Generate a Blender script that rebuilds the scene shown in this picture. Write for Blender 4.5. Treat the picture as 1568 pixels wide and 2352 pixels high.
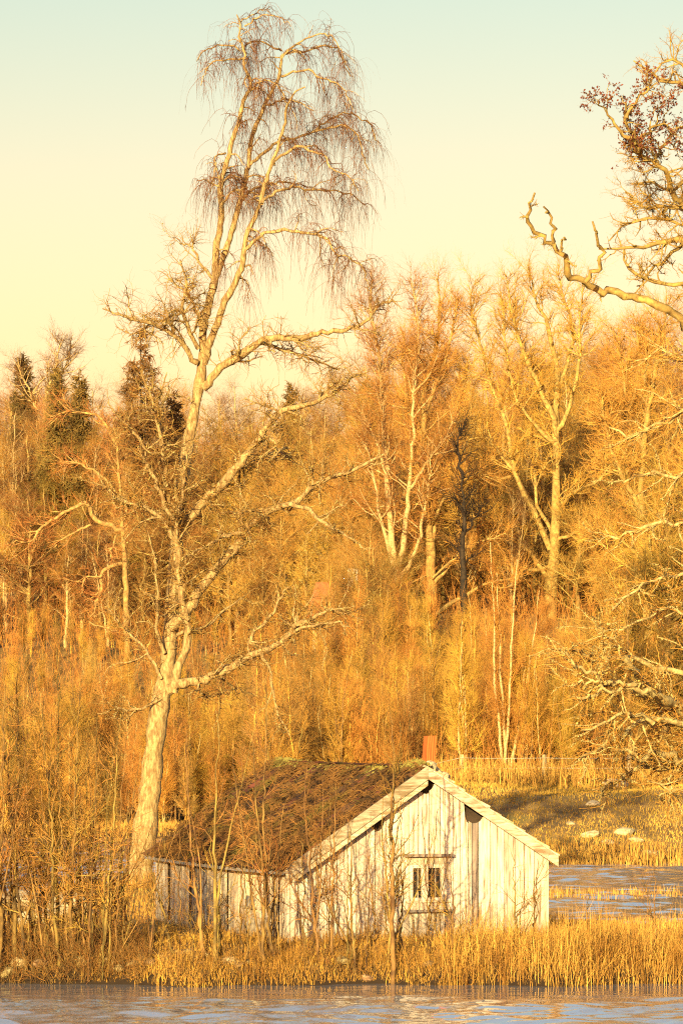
import bpy, math, random
import numpy as np
from mathutils import Vector

SC = bpy.context.scene
for o in list(bpy.data.objects):
    bpy.data.objects.remove(o)
COL = SC.collection
rng = np.random.default_rng(7)
random.seed(7)

# ------------------------------------------------------------------ camera, sky, sun, exposure
F, CX, YH, H = 9000.0, 784.0, 1640.0, 5.94         # focal length in reference pixels, centre, horizon row, eye height


def P(px, py, d):
    return np.array([(px - CX) * d / F, d, H - (py - YH) * d / F])


cam = bpy.data.cameras.new("camera")
cam_o = bpy.data.objects.new("camera", cam)
COL.objects.link(cam_o)
cam_o.location = (0, 0, H)
cam_o.rotation_euler = (math.radians(90), 0, 0)
cam.sensor_fit = 'VERTICAL'
cam.sensor_height = 36.0
cam.sensor_width = 24.0
cam.lens = F / 2352 * 36
cam.shift_y = (YH - 1176) / 2352
cam.clip_start = 0.5
cam.clip_end = 6000
cam.dof.use_dof = True
cam.dof.focus_distance = 98
cam.dof.aperture_fstop = 6.3
SC.camera = cam_o

SUN_AZ, SUN_EL = math.radians(15), math.radians(12)   # behind the camera, to its left
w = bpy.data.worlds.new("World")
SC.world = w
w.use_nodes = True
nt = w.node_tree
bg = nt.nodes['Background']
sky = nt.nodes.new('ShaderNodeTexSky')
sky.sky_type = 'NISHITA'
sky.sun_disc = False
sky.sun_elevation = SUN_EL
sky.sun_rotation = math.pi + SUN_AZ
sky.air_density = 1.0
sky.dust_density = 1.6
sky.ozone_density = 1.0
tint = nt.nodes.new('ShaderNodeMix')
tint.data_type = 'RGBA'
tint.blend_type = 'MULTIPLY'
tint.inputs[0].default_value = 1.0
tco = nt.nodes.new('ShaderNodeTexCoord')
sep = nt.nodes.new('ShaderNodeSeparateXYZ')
ramp = nt.nodes.new('ShaderNodeValToRGB')              # warm haze low down, cooler overhead, the unseen upper part brightened for the water reflections
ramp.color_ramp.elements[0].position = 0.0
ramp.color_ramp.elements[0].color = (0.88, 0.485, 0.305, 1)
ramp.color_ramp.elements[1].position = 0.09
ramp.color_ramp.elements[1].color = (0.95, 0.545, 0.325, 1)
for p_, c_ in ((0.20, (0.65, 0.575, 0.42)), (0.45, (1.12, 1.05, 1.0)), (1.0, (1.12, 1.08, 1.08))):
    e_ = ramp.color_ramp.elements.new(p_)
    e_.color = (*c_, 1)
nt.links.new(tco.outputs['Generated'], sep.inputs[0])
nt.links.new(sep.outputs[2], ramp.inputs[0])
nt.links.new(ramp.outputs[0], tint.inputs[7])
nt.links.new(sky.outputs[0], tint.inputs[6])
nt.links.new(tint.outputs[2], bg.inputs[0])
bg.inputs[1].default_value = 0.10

sun = bpy.data.lights.new("sun", 'SUN')
sun.energy = 5.0
sun.angle = math.radians(0.5)
sun.color = (1.0, 0.79, 0.40)
sun_o = bpy.data.objects.new("sun", sun)
COL.objects.link(sun_o)
sdir = Vector((-math.sin(SUN_AZ) * math.cos(SUN_EL), -math.cos(SUN_AZ) * math.cos(SUN_EL), math.sin(SUN_EL)))
sun_o.rotation_euler = sdir.to_track_quat('Z', 'Y').to_euler()
sun_o.location = (-20, -60, 40)

SC.view_settings.view_transform = 'Standard'
SC.view_settings.look = 'None'
SC.view_settings.gamma = 1
SC.view_settings.use_curve_mapping = False
SC.view_settings.exposure = 1.73
SC.cycles.use_denoising = False
SC.cycles.filter_width = 1.15
SC.cycles.max_bounces = 5
SC.cycles.diffuse_bounces = 2
SC.cycles.glossy_bounces = 2
SC.cycles.transmission_bounces = 2
SC.cycles.caustics_reflective = False
SC.cycles.caustics_refractive = False


# ------------------------------------------------------------------ materials
def material(name, c1, c2, scale=4.0, rough=0.85, bump=0.3, stretch=(1, 1, 1), c3=None, vor=0.0, rand=0.12, spec=0.2, detail=6, blend=(0.38, 0.62), world=False):
    m = bpy.data.materials.new(name)
    m.use_nodes = True
    n, l = m.node_tree.nodes, m.node_tree.links
    b = n['Principled BSDF']
    b.inputs['Roughness'].default_value = rough
    b.inputs['Specular IOR Level'].default_value = spec
    tc = n.new('ShaderNodeTexCoord')
    mp = n.new('ShaderNodeMapping')
    mp.inputs['Scale'].default_value = stretch
    if world:
        ge = n.new('ShaderNodeNewGeometry')
        l.new(ge.outputs['Position'], mp.inputs[0])
    else:
        l.new(tc.outputs['Object'], mp.inputs[0])
    oi = n.new('ShaderNodeObjectInfo')
    no = n.new('ShaderNodeTexNoise')
    no.noise_dimensions = '4D'
    no.inputs['Scale'].default_value = scale
    no.inputs['Detail'].default_value = detail
    no.inputs['Roughness'].default_value = 0.62
    l.new(mp.outputs[0], no.inputs['Vector'])
    ml = n.new('ShaderNodeMath'); ml.operation = 'MULTIPLY'; ml.inputs[1].default_value = 37.0
    l.new(oi.outputs['Random'], ml.inputs[0])
    l.new(ml.outputs[0], no.inputs['W'])
    cr = n.new('ShaderNodeValToRGB')
    cr.color_ramp.elements[0].position, cr.color_ramp.elements[1].position = blend
    cr.color_ramp.elements[0].color = (*c1, 1)
    cr.color_ramp.elements[1].color = (*c2, 1)
    l.new(no.outputs[0], cr.inputs[0])
    out = cr.outputs[0]
    if c3 is not None:                                    # blotches of a third colour: lichen, knots, moss
        n2 = n.new('ShaderNodeTexNoise')
        n2.inputs['Scale'].default_value = scale * (vor or 0.35)
        n2.inputs['Detail'].default_value = 5
        l.new(mp.outputs[0], n2.inputs['Vector'])
        r2 = n.new('ShaderNodeValToRGB')
        r2.color_ramp.elements[0].position = 0.55
        r2.color_ramp.elements[1].position = 0.68
        l.new(n2.outputs[0], r2.inputs[0])
        mx = n.new('ShaderNodeMix'); mx.data_type = 'RGBA'
        l.new(r2.outputs[0], mx.inputs[0])
        l.new(out, mx.inputs[6])
        mx.inputs[7].default_value = (*c3, 1)
        out = mx.outputs[2]
    if rand:
        hs = n.new('ShaderNodeHueSaturation')
        mr = n.new('ShaderNodeMapRange')
        mr.inputs[3].default_value = 1 - rand * 1.6
        mr.inputs[4].default_value = 1 + rand * 1.6
        l.new(oi.outputs['Random'], mr.inputs[0])
        l.new(mr.outputs[0], hs.inputs['Value'])
        mh = n.new('ShaderNodeMapRange')
        mh.inputs[3].default_value = 0.5 - rand * 0.10
        mh.inputs[4].default_value = 0.5 + rand * 0.10
        ml2 = n.new('ShaderNodeMath'); ml2.operation = 'FRACT'
        l.new(ml.outputs[0], ml2.inputs[0])
        l.new(ml2.outputs[0], mh.inputs[0])
        l.new(mh.outputs[0], hs.inputs['Hue'])
        l.new(out, hs.inputs['Color'])
        out = hs.outputs[0]
    l.new(out, b.inputs['Base Color'])
    if bump:
        bp = n.new('ShaderNodeBump')
        bp.inputs['Strength'].default_value = bump
        bp.inputs['Distance'].default_value = 0.04
        l.new(no.outputs[0], bp.inputs['Height'])
        l.new(bp.outputs[0], b.inputs['Normal'])
    return m


M = dict(
    ground=material('dry_earth', (0.10, 0.055, 0.018), (0.24, 0.145, 0.04), 1.4, c3=(0.13, 0.10, 0.025), vor=0.2, world=True, rand=0),
    bark=material('old_birch_bark', (0.12, 0.072, 0.025), (0.33, 0.235, 0.10), 9.0, bump=1.0, stretch=(1.5, 1.5, 0.45), c3=(0.14, 0.085, 0.033), vor=0.55, rand=0),
    birch=material('pale_birch_bark', (0.11, 0.06, 0.025), (0.36, 0.25, 0.105), 5.0, bump=0.4, stretch=(1, 1, 3.5), blend=(0.30, 0.5), rand=0.05),
    oak=material('lichen_oak_bark', (0.14, 0.085, 0.026), (0.29, 0.19, 0.055), 5.0, bump=0.6, c3=(0.33, 0.25, 0.07), vor=0.8, rand=0.10),
    lichen=material('pale_lichen', (0.20, 0.15, 0.045), (0.33, 0.255, 0.09), 9.0, bump=0.5, rand=0),
    black=material('near_black_bark', (0.010, 0.007, 0.005), (0.03, 0.018, 0.01), 4.0, bump=0.5),  # near-black tone over the whole bark
    twig_red=material('red_birch_twig', (0.06, 0.024, 0.009), (0.16, 0.068, 0.022), 2.0, bump=0, rand=0.1),
    twig=material('brown_twig', (0.17, 0.07, 0.014), (0.32, 0.165, 0.034), 1.0, bump=0, rand=0.16),
    twig_gold=material('golden_twig', (0.25, 0.12, 0.019), (0.42, 0.228, 0.042), 1.0, bump=0, rand=0.18),
    twig_orange=material('orange_alder_twig', (0.26, 0.12, 0.018), (0.43, 0.225, 0.037), 0.8, bump=0, rand=0.2),
    limb_pale=material('lichened_limb_bark', (0.19, 0.13, 0.045), (0.40, 0.31, 0.12), 7.0, bump=0.8, c3=(0.13, 0.08, 0.025), vor=0.6, rand=0),
    twig_olive=material('olive_grey_twig', (0.15, 0.085, 0.02), (0.30, 0.18, 0.048), 0.8, bump=0, rand=0.2),
    sapling=material('olive_sapling_bark', (0.042, 0.024, 0.009), (0.20, 0.125, 0.032), 2.6, bump=0.3, stretch=(1, 1, 0.8), rand=0.2),
    leaf=material('withered_red_leaf', (0.05, 0.014, 0.008), (0.12, 0.034, 0.014), 3.0, bump=0, rand=0),
    leaf_brown=material('withered_brown_leaf', (0.22, 0.12, 0.022), (0.38, 0.235, 0.055), 0.9, bump=0, rand=0.1),
    needle=material('spruce_needle', (0.055, 0.034, 0.009), (0.16, 0.085, 0.022), 1.5, bump=0, rand=0.2),
    reed=material('dry_reed', (0.17, 0.075, 0.012), (0.47, 0.275, 0.055), 2.3, bump=0, rand=0, world=True, stretch=(1, 1, 0.25)),
    grass=material('dry_grass_blade', (0.19, 0.09, 0.014), (0.40, 0.22, 0.038), 0.7, bump=0, rand=0, world=True),
    meadow=material('meadow_grass_blade', (0.17, 0.105, 0.012), (0.44, 0.265, 0.05), 0.25, bump=0, rand=0, world=True),
    wood=material('weathered_white_board', (0.24, 0.18, 0.115), (0.47, 0.41, 0.32), 2.2, bump=0.35, stretch=(9, 9, 0.7), c3=(0.15, 0.088, 0.05), vor=0.62, rand=0.12, blend=(0.3, 0.55)),
    wood_side=material('weathered_grey_board', (0.20, 0.145, 0.095), (0.46, 0.38, 0.27), 2.2, bump=0.4, stretch=(9, 9, 0.7), c3=(0.14, 0.095, 0.065), vor=0.6, rand=0.14, blend=(0.3, 0.6)),
    wood_grey=material('bare_grey_plank', (0.10, 0.09, 0.085), (0.22, 0.19, 0.17), 2.5, bump=0.4, stretch=(9, 9, 0.7), rand=0.1),
    barge=material('weathered_bargeboard', (0.19, 0.14, 0.085), (0.42, 0.34, 0.24), 4.0, bump=0.5, stretch=(0.8, 5, 5), c3=(0.15, 0.10, 0.05), vor=0.4, rand=0.12),
    inside=material('painted_attic_dark', (0.02, 0.013, 0.008), (0.045, 0.03, 0.018), 3.0, bump=0),  # near-black colour stands in for the unlit interior
    tile=material('mossy_clay_tile', (0.02, 0.011, 0.006), (0.085, 0.034, 0.013), 3.5, bump=0.5, c3=(0.04, 0.034, 0.008), vor=0.4, rand=0.25),
    tile_edge=material('weathered_roof_shingle', (0.20, 0.145, 0.08), (0.40, 0.31, 0.19), 4.0, bump=0.5, rand=0.15),
    moss=material('roof_moss', (0.016, 0.008, 0.003), (0.135, 0.064, 0.015), 2.2, bump=0, rand=0, c3=(0.07, 0.052, 0.010), vor=0.5),
    ridge_moss=material('green_ridge_moss', (0.07, 0.06, 0.012), (0.17, 0.14, 0.03), 3.0, bump=0.4, rand=0),
    rust=material('rusty_flue', (0.42, 0.055, 0.012), (0.55, 0.095, 0.02), 3.0, bump=0.2, stretch=(8, 8, 0.5), rand=0),
    stone=material('shore_stone', (0.11, 0.07, 0.03), (0.27, 0.18, 0.075), 3.0, bump=0.8, c3=(0.30, 0.23, 0.12), vor=0.7, rand=0.18),
    pale_stone=material('bleached_stone', (0.24, 0.18, 0.10), (0.42, 0.34, 0.20), 3.0, bump=0.8, c3=(0.17, 0.12, 0.06), vor=0.7, rand=0.1),
    post=material('fence_post_wood', (0.22, 0.15, 0.07), (0.38, 0.28, 0.14), 5, bump=0.3, stretch=(4, 4, 0.6)),
    wire=material('fence_wire', (0.45, 0.4, 0.3), (0.55, 0.5, 0.4), 5, bump=0),
    white=material('white_render', (0.34, 0.29, 0.20), (0.46, 0.40, 0.30), 2, bump=0.1),
    redtile=material('red_roof_tile', (0.22, 0.075, 0.025), (0.34, 0.12, 0.04), 4, bump=0.3),
    blind=material('pale_window_blind', (0.62, 0.52, 0.30), (0.72, 0.62, 0.38), 3, bump=0.1, stretch=(6, 6, 0.5)),
    stain_and_shade=material('stained_and_shaded_plank', (0.085, 0.072, 0.065), (0.26, 0.20, 0.15), 1.6, bump=0.4, stretch=(6, 6, 0.6), rand=0.1),  # plank stain; its dark tone also stands for shade on lintel and ledge
)

for key in ('wood', 'wood_side'):
    wn = M[key].node_tree; pb = wn.nodes['Principled BSDF']; sk = pb.inputs['Base Color'].links[0].from_socket
    t1 = wn.nodes.new('ShaderNodeTexCoord'); t2 = wn.nodes.new('ShaderNodeSeparateXYZ'); t3 = wn.nodes.new('ShaderNodeMapRange')
    t4 = wn.nodes.new('ShaderNodeTexNoise'); t4.inputs['Scale'].default_value = 3.0; t4.inputs['Detail'].default_value = 6
    t5 = wn.nodes.new('ShaderNodeMath'); t5.operation = 'MULTIPLY'; t6 = wn.nodes.new('ShaderNodeMix'); t6.data_type = 'RGBA'
    t3.inputs[1].default_value = 0.75; t3.inputs[2].default_value = 0.05
    wn.links.new(t1.outputs['Object'], t2.inputs[0]); wn.links.new(t2.outputs[2], t3.inputs[0]); wn.links.new(t1.outputs['Object'], t4.inputs['Vector'])
    wn.links.new(t3.outputs[0], t5.inputs[0]); wn.links.new(t4.outputs[0], t5.inputs[1]); wn.links.new(t5.outputs[0], t6.inputs[0])
    wn.links.new(sk, t6.inputs[6]); t6.inputs[7].default_value = (0.12, 0.075, 0.04, 1); wn.links.new(t6.outputs[2], pb.inputs['Base Color'])
gn = M['ground'].node_tree
gb_ = gn.nodes['Principled BSDF']
lk = gb_.inputs['Base Color'].links[0]
src = lk.from_socket
g1 = gn.nodes.new('ShaderNodeNewGeometry'); g2 = gn.nodes.new('ShaderNodeSeparateXYZ'); g3 = gn.nodes.new('ShaderNodeMapRange'); g4 = gn.nodes.new('ShaderNodeMix')
g4.data_type = 'RGBA'
g3.inputs[1].default_value = 0.22; g3.inputs[2].default_value = 0.5
gn.links.new(g1.outputs['Position'], g2.inputs[0]); gn.links.new(g2.outputs[2], g3.inputs[0]); gn.links.new(g3.outputs[0], g4.inputs[0])
g4.inputs[6].default_value = (0.022, 0.013, 0.006, 1)
gn.links.new(src, g4.inputs[7]); gn.links.new(g4.outputs[2], gb_.inputs['Base Color'])

gm = bpy.data.materials.new('window_glass'); gm.use_nodes = True
gb = gm.node_tree.nodes['Principled BSDF']
gb.inputs['Base Color'].default_value = (0.012, 0.011, 0.011, 1)
gb.inputs['Roughness'].default_value = 0.08
gb.inputs['Specular IOR Level'].default_value = 0.35
M['glass'] = gm

wm = bpy.data.materials.new('rippled_water'); wm.use_nodes = True
n, l = wm.node_tree.nodes, wm.node_tree.links
b = n['Principled BSDF']
b.inputs['Base Color'].default_value = (0.13, 0.13, 0.142, 1)
b.inputs['Roughness'].default_value = 0.04
b.inputs['IOR'].default_value = 2.8
ge = n.new('ShaderNodeNewGeometry')
hs = []
for sx, sy, sc_, wgt in ((0.55, 1.5, 1.0, 1.0), (1.6, 4.5, 1.0, 0.32), (0.10, 0.28, 1.0, 2.2)):
    mp = n.new('ShaderNodeMapping'); mp.inputs['Scale'].default_value = (sx, sy, 1)
    mp.inputs['Rotation'].default_value = (0, 0, 0.12)
    l.new(ge.outputs['Position'], mp.inputs[0])
    no = n.new('ShaderNodeTexNoise'); no.inputs['Scale'].default_value = sc_; no.inputs['Detail'].default_value = 3
    l.new(mp.outputs[0], no.inputs['Vector'])
    mu = n.new('ShaderNodeMath'); mu.operation = 'MULTIPLY'; mu.inputs[1].default_value = wgt
    l.new(no.outputs[0], mu.inputs[0]); hs.append(mu)
a1 = n.new('ShaderNodeMath'); a1.operation = 'ADD'
a2 = n.new('ShaderNodeMath'); a2.operation = 'ADD'
l.new(hs[0].outputs[0], a1.inputs[0]); l.new(hs[1].outputs[0], a1.inputs[1])
l.new(a1.outputs[0], a2.inputs[0]); l.new(hs[2].outputs[0], a2.inputs[1])
bp = n.new('ShaderNodeBump'); bp.inputs['Strength'].default_value = 1.0; bp.inputs['Distance'].default_value = 0.012
l.new(a2.outputs[0], bp.inputs['Height']); l.new(bp.outputs[0], b.inputs['Normal'])
M['water'] = wm


# ------------------------------------------------------------------ object helpers
def mesh_np(name, V, faces, mats, smooth=False, mat_idx=None):
    """faces: list of int arrays, each [n, k] with one k; mats: material list"""
    me = bpy.data.meshes.new(name)
    V = np.asarray(V, dtype=np.float32)
    me.vertices.add(len(V)); me.vertices.foreach_set('co', V.ravel())
    faces = [np.asarray(f, dtype=np.int32) for f in faces if len(f)]
    loops = np.concatenate([f.ravel() for f in faces]) if faces else np.zeros(0, np.int32)
    tot = np.concatenate([np.full(len(f), f.shape[1], np.int32) for f in faces]) if faces else np.zeros(0, np.int32)
    start = np.concatenate([[0], np.cumsum(tot)[:-1]]).astype(np.int32)
    me.loops.add(len(loops)); me.loops.foreach_set('vertex_index', loops)
    me.polygons.add(len(tot)); me.polygons.foreach_set('loop_start', start)
    me.polygons.foreach_set('loop_total', tot)
    if mat_idx is not None:
        me.polygons.foreach_set('material_index', np.asarray(mat_idx, np.int32))
    me.polygons.foreach_set('use_smooth', np.full(len(tot), bool(smooth)))
    for m in mats:
        me.materials.append(m)
    me.update(calc_edges=True)
    return me


def tag(o, label=None, cat=None, group=None, kind=None):
    for k, v in (('label', label), ('category', cat), ('group', group), ('kind', kind)):
        if v:
            o[k] = v
    return o


def obj(name, me, parent=None, loc=(0, 0, 0), rot=None, scale=None):
    o = bpy.data.objects.new(name, me)
    COL.objects.link(o)
    o.location = loc
    if rot is not None: o.rotation_euler = rot
    if scale is not None: o.scale = scale
    if parent is not None: o.parent = parent
    return o


def empty(name, loc=(0, 0, 0), rz=0.0):
    o = bpy.data.objects.new(name, None)
    COL.objects.link(o)
    o.location = loc; o.rotation_euler = (0, 0, rz)
    o.empty_display_size = 0.3
    return o


def copy_tree(root, loc, rz=0.0, s=1.0, sz=None):
    r = root.copy(); COL.objects.link(r)
    r.location = loc; r.rotation_euler = (0, 0, rz); r.scale = (s, s, sz or s)
    for ch in root.children:
        c = ch.copy(); COL.objects.link(c); c.parent = r
        for g in ch.children:
            d = g.copy(); COL.objects.link(d); d.parent = c
    return r


# ------------------------------------------------------------------ tubes
def nrm(v):
    return v / np.maximum(np.linalg.norm(v, axis=-1, keepdims=True), 1e-9)


def tube_arrays(groups, sides, v0=0):
    Vs, Fs = [], []
    for Pn, R in groups:
        B, n = R.shape
        if B == 0: continue
        T = np.gradient(Pn, axis=1) if n > 2 else np.repeat((Pn[:, 1:] - Pn[:, :1]), 2, axis=1)
        T = nrm(T)
        mean = nrm(Pn[:, -1] - Pn[:, 0])
        ref = np.where(np.abs(mean[:, 2:3]) < 0.8, np.array([[0, 0, 1.0]]), np.array([[1.0, 0.2, 0]]))
        N1 = nrm(np.cross(T, ref[:, None, :])); N2 = np.cross(T, N1)
        a = np.arange(sides) * 2 * np.pi / sides
        V = Pn[:, :, None, :] + R[:, :, None, None] * (np.cos(a)[None, None, :, None] * N1[:, :, None, :] + np.sin(a)[None, None, :, None] * N2[:, :, None, :])
        idx = np.arange(B * n * sides).reshape(B, n, sides) + v0
        q = np.stack([idx[:, :-1], np.roll(idx, -1, 2)[:, :-1], np.roll(idx, -1, 2)[:, 1:], idx[:, 1:]], -1).reshape(-1, 4)
        Vs.append(V.reshape(-1, 3)); Fs.append(q)
        v0 += B * n * sides
    return Vs, Fs, v0


def tube_mesh(name, specs):
    """specs: list of (groups, sides, material)"""
    Vs, Fs, mi, mats, v0 = [], [], [], [], 0
    for groups, sides, mat in specs:
        V, Fc, v0 = tube_arrays(groups, sides, v0)
        k = len(mats); mats.append(mat)
        Vs += V; Fs += Fc; mi += [np.full(len(f), k) for f in Fc]
    return mesh_np(name, np.concatenate(Vs), [np.concatenate(Fs)], mats, True, np.concatenate(mi))


def smooth_line(pts, n, wob=0.0, g=rng):
    """Catmull-Rom through rows of any width, n samples"""
    p = np.asarray(pts, float)
    p = np.vstack([2 * p[0] - p[1], p, 2 * p[-1] - p[-2]])
    seg = np.linalg.norm(np.diff(p[1:-1, :3], axis=0), axis=1)
    cum = np.concatenate([[0], np.cumsum(seg)]) / seg.sum()
    out = []
    for t in np.linspace(0, 1, n):
        k = min(np.searchsorted(cum, t, 'right') - 1, len(seg) - 1)
        u = (t - cum[k]) / max(cum[k + 1] - cum[k], 1e-9)
        a, b_, c, d = p[k], p[k + 1], p[k + 2], p[k + 3]
        out.append(0.5 * (2 * b_ + (c - a) * u + (2 * a - 5 * b_ + 4 * c - d) * u * u + (3 * b_ - a - 3 * c + d) * u ** 3))
    out = np.array(out)
    if wob:
        k = g.normal(0, wob, (n, 3)); k[0] = 0
        out[:, :3] += k
    return out


def spawn(par, N, tr=(0.2, 1.0), ang=(45, 14), length=(0.6, 1.4), npts=4, wig=0.25, trop=0.0, rmax=0.05, rk=0.6, tip=0.25, lpar=0.0, tpow=1.0, taper_t=0.5, g=rng, trop2=None):
    """N child branches off a list of (P[B,n,3], R[B,n]) parents -> one (P, R) group"""
    per = []
    for Pn, R in par:
        per.append(np.linalg.norm(np.diff(Pn, axis=1), axis=2).sum(1))
    wts = np.concatenate(per); own = np.concatenate([np.full(len(x), i) for i, x in enumerate(per)]); row = np.concatenate([np.arange(len(x)) for x in per])
    pick = g.choice(len(wts), N, p=wts / wts.sum())
    t = tr[0] + (tr[1] - tr[0]) * g.random(N) ** tpow
    base = np.zeros((N, 3)); T = np.zeros((N, 3)); r = np.zeros(N); pl = wts[pick]
    for i, (Pn, R) in enumerate(par):
        m = own[pick] == i
        if not m.any(): continue
        rw = row[pick][m]; n = R.shape[1]
        s = np.clip(t[m] * (n - 1), 0, n - 1.0001); k = s.astype(int); u = (s - k)[:, None]
        base[m] = Pn[rw, k] * (1 - u) + Pn[rw, k + 1] * u
        T[m] = Pn[rw, k + 1] - Pn[rw, k]
        r[m] = R[rw, k] * (1 - u[:, 0]) + R[rw, k + 1] * u[:, 0]
    T = nrm(T)
    q = g.normal(size=(N, 3)); q = nrm(q - (q * T).sum(1, keepdims=True) * T)
    an = np.radians(g.normal(ang[0], ang[1], N))[:, None]
    D = np.cos(an) * T + np.sin(an) * q
    L = (length[0] + (length[1] - length[0]) * g.random(N)) * (1 - taper_t * t) + lpar * pl * (1 - taper_t * t)
    pts = [base]; pos = base.copy()
    for s in range(npts - 1):
        D = nrm(D + g.normal(0, wig, (N, 3)) + np.array([0, 0, trop if (trop2 is None or s == 0) else trop2]))
        pos = pos + D * (L / (npts - 1))[:, None]
        pts.append(pos)
    Pn = np.stack(pts, 1)
    r0 = np.minimum(r * rk, rmax)
    R = r0[:, None] * np.linspace(1, tip, npts)[None, :]
    return Pn, R


def as_group(line):
    a = np.asarray(line)
    return a[None, :, :3], a[None, :, 3]


def shift(groups, o):
    return [(Pn - np.asarray(o), R) for Pn, R in groups]


def leaves_mesh(name, groups, N, size, mat, g=rng, tr=(0.3, 1.0), spread=0.04):
    """small folded leaves along twigs"""
    Pn, _ = spawn(groups, N, tr, (60, 20), (0.01, spread), 2, 0.3, 0, 0.01, g=g)
    c = Pn[:, 1]
    a = nrm(g.normal(size=(N, 3))); b_ = nrm(np.cross(a, g.normal(size=(N, 3)))); nn = np.cross(a, b_)
    s = size * (0.6 + 0.8 * g.random((N, 1)))
    V = np.stack([c, c + a * s * 0.5 + b_ * s * 0.35 + nn * s * 0.12, c + a * s, c + a * s * 0.5 - b_ * s * 0.35 + nn * s * 0.12], 1).reshape(-1, 3)
    i = np.arange(N)[:, None] * 4
    f = np.concatenate([i + np.array([[0, 1, 2]]), i + np.array([[0, 2, 3]])])
    return mesh_np(name, V, [f], [mat])


def tuft_mesh(name, c, size, mat, g=rng):
    """little octahedral clumps at points c"""
    N = len(c)
    dirs = np.array([[1, 0, 0], [0, 1, 0], [-1, 0, 0], [0, -1, 0], [0, 0, 1], [0, 0, -1]], float)
    s = size * (0.5 + g.random((N, 6, 1)))
    V = (c[:, None] + dirs[None] * s + g.normal(0, size * 0.25, (N, 6, 3))).reshape(-1, 3)
    f = np.array([[0, 1, 4], [1, 2, 4], [2, 3, 4], [3, 0, 4], [1, 0, 5], [2, 1, 5], [3, 2, 5], [0, 3, 5]])
    return mesh_np(name, V, [(np.arange(N)[:, None, None] * 6 + f[None]).reshape(-1, 3)], [mat])


# ------------------------------------------------------------------ terrain
def sm(a, b_, x):
    t = np.clip((x - a) / (b_ - a), 0, 1)
    return t * t * (3 - 2 * t)


_ph = rng.random((8, 2)) * 6.28


def wob(x, y, f, k):
    return np.sin(x * f + _ph[k, 0] + 1.7 * np.sin(y * f * 0.7 + _ph[k, 1])) * np.cos(y * f * 1.1 + _ph[k, 1])


def shore(x):
    return 86.0 + 0.35 * np.sin(x * 0.9 + 1) + 0.2 * np.sin(x * 2.3)


def ground_z(x, y):
    x = np.asarray(x, float); y = np.asarray(y, float)
    z = np.full(np.broadcast(x, y).shape, -1.2)
    # near bank with the cottage
    s = shore(x)
    back = 113 - 11.5 * sm(-3.0, 4.0, x)
    isl = 0.52 * sm(s - 0.25, s + 0.35, y) + 0.26 * sm(s + 0.6, s + 3.5, y) - 0.1 + 0.05 * wob(x, y, 1.3, 0)
    isl = np.where(y > back - 3, isl * (1 - sm(back - 3, back + 1.5, y)) - 1.2 * sm(back - 1.5, back + 3, y), isl)
    isl = np.where(y < s - 0.5, -1.2 * sm(0, 2.5, s - 0.5 - y) - 0.1, isl)
    z = np.maximum(z, isl)
    # spit under the old birch
    e = np.sqrt(((x + 6.0) / 4.2) ** 2 + ((y - 118.5) / 5.5) ** 2)
    z = np.maximum(z, 0.75 * (1 - sm(0.45, 1.1, e)) - 1.2 * sm(1.0, 1.6, e) - 0.02)
    # low strip of reeds between the two water bands, right
    e = np.abs(y - (127 + 0.15 * x)) / 2.6
    z = np.maximum(z, np.where(x > -1, -0.04 - 1.2 * sm(0.9, 1.8, e), -1.2))
    # meadow strip, left
    e = np.abs(y - 194) / 7.0
    z = np.maximum(z, np.where(x < -4, 0.28 * (1 - sm(0.3, 1.0, e)) - 1.2 * sm(0.9, 1.8, e), -1.2))
    # mainland
    edge = 212 - 58 * sm(-6, 5, x) + 1.2 * np.sin(x * 0.5)
    crest = 2.75 * sm(0, 1, (x + 2) / 6) * sm(edge, edge + 15, y) + 1.3 * sm(edge, edge + 12, y) * (1 - sm(0, 1, (x + 2) / 6))
    main = crest * (1 + 0.10 * wob(x, y, 0.45, 1)) - 0.25 + 0.25 * sm(edge, edge + 2, y)
    main = main + 9.0 * sm(202, 244, y) + 6.0 * sm(236, 310, y)
    main = np.where(y < edge, -1.2 * sm(0, 4, edge - y), main)
    z = np.maximum(z, main)
    return z


def gz(x, y):
    return float(ground_z(np.array([x]), np.array([y]))[0])


ys = np.concatenate([[-60, 0, 50, 75, 82], np.arange(84, 91, 0.25), np.arange(91, 124, 0.6), np.arange(124, 240, 1.2), np.arange(240, 330, 4), [350, 400, 500, 700, 1000, 1600, 2600]])
xs = np.concatenate([[-1600, -700, -300, -150, -90, -60, -40], np.arange(-30, 30.1, 0.5), [40, 60, 90, 150, 300, 700, 1600]])
X, Y = np.meshgrid(xs, ys)
Z = ground_z(X, Y)
nx, ny = len(xs), len(ys)
idx = np.arange(nx * ny).reshape(ny, nx)
q = np.stack([idx[:-1, :-1], idx[:-1, 1:], idx[1:, 1:], idx[1:, :-1]], -1).reshape(-1, 4)
tag(obj('ground', mesh_np('ground', np.stack([X, Y, Z], -1).reshape(-1, 3), [q], [M['ground']], True)), kind='structure')
wy = np.concatenate([[-60, 0, 40, 60, 66], np.arange(69, 88.2, 0.07), np.arange(88.3, 160, 0.16), np.arange(160, 208, 0.4), [215, 230, 300, 600, 2000]])
wx = np.concatenate([[-1600, -300, -80, -40], np.arange(-26, -11, 0.5), np.arange(-11, 12, 0.15), np.arange(12, 26.1, 0.5), [40, 80, 300, 1600]])
X, Y = np.meshgrid(wx, wy)
gw = np.random.default_rng(55)
Zw = np.zeros_like(X)
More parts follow.
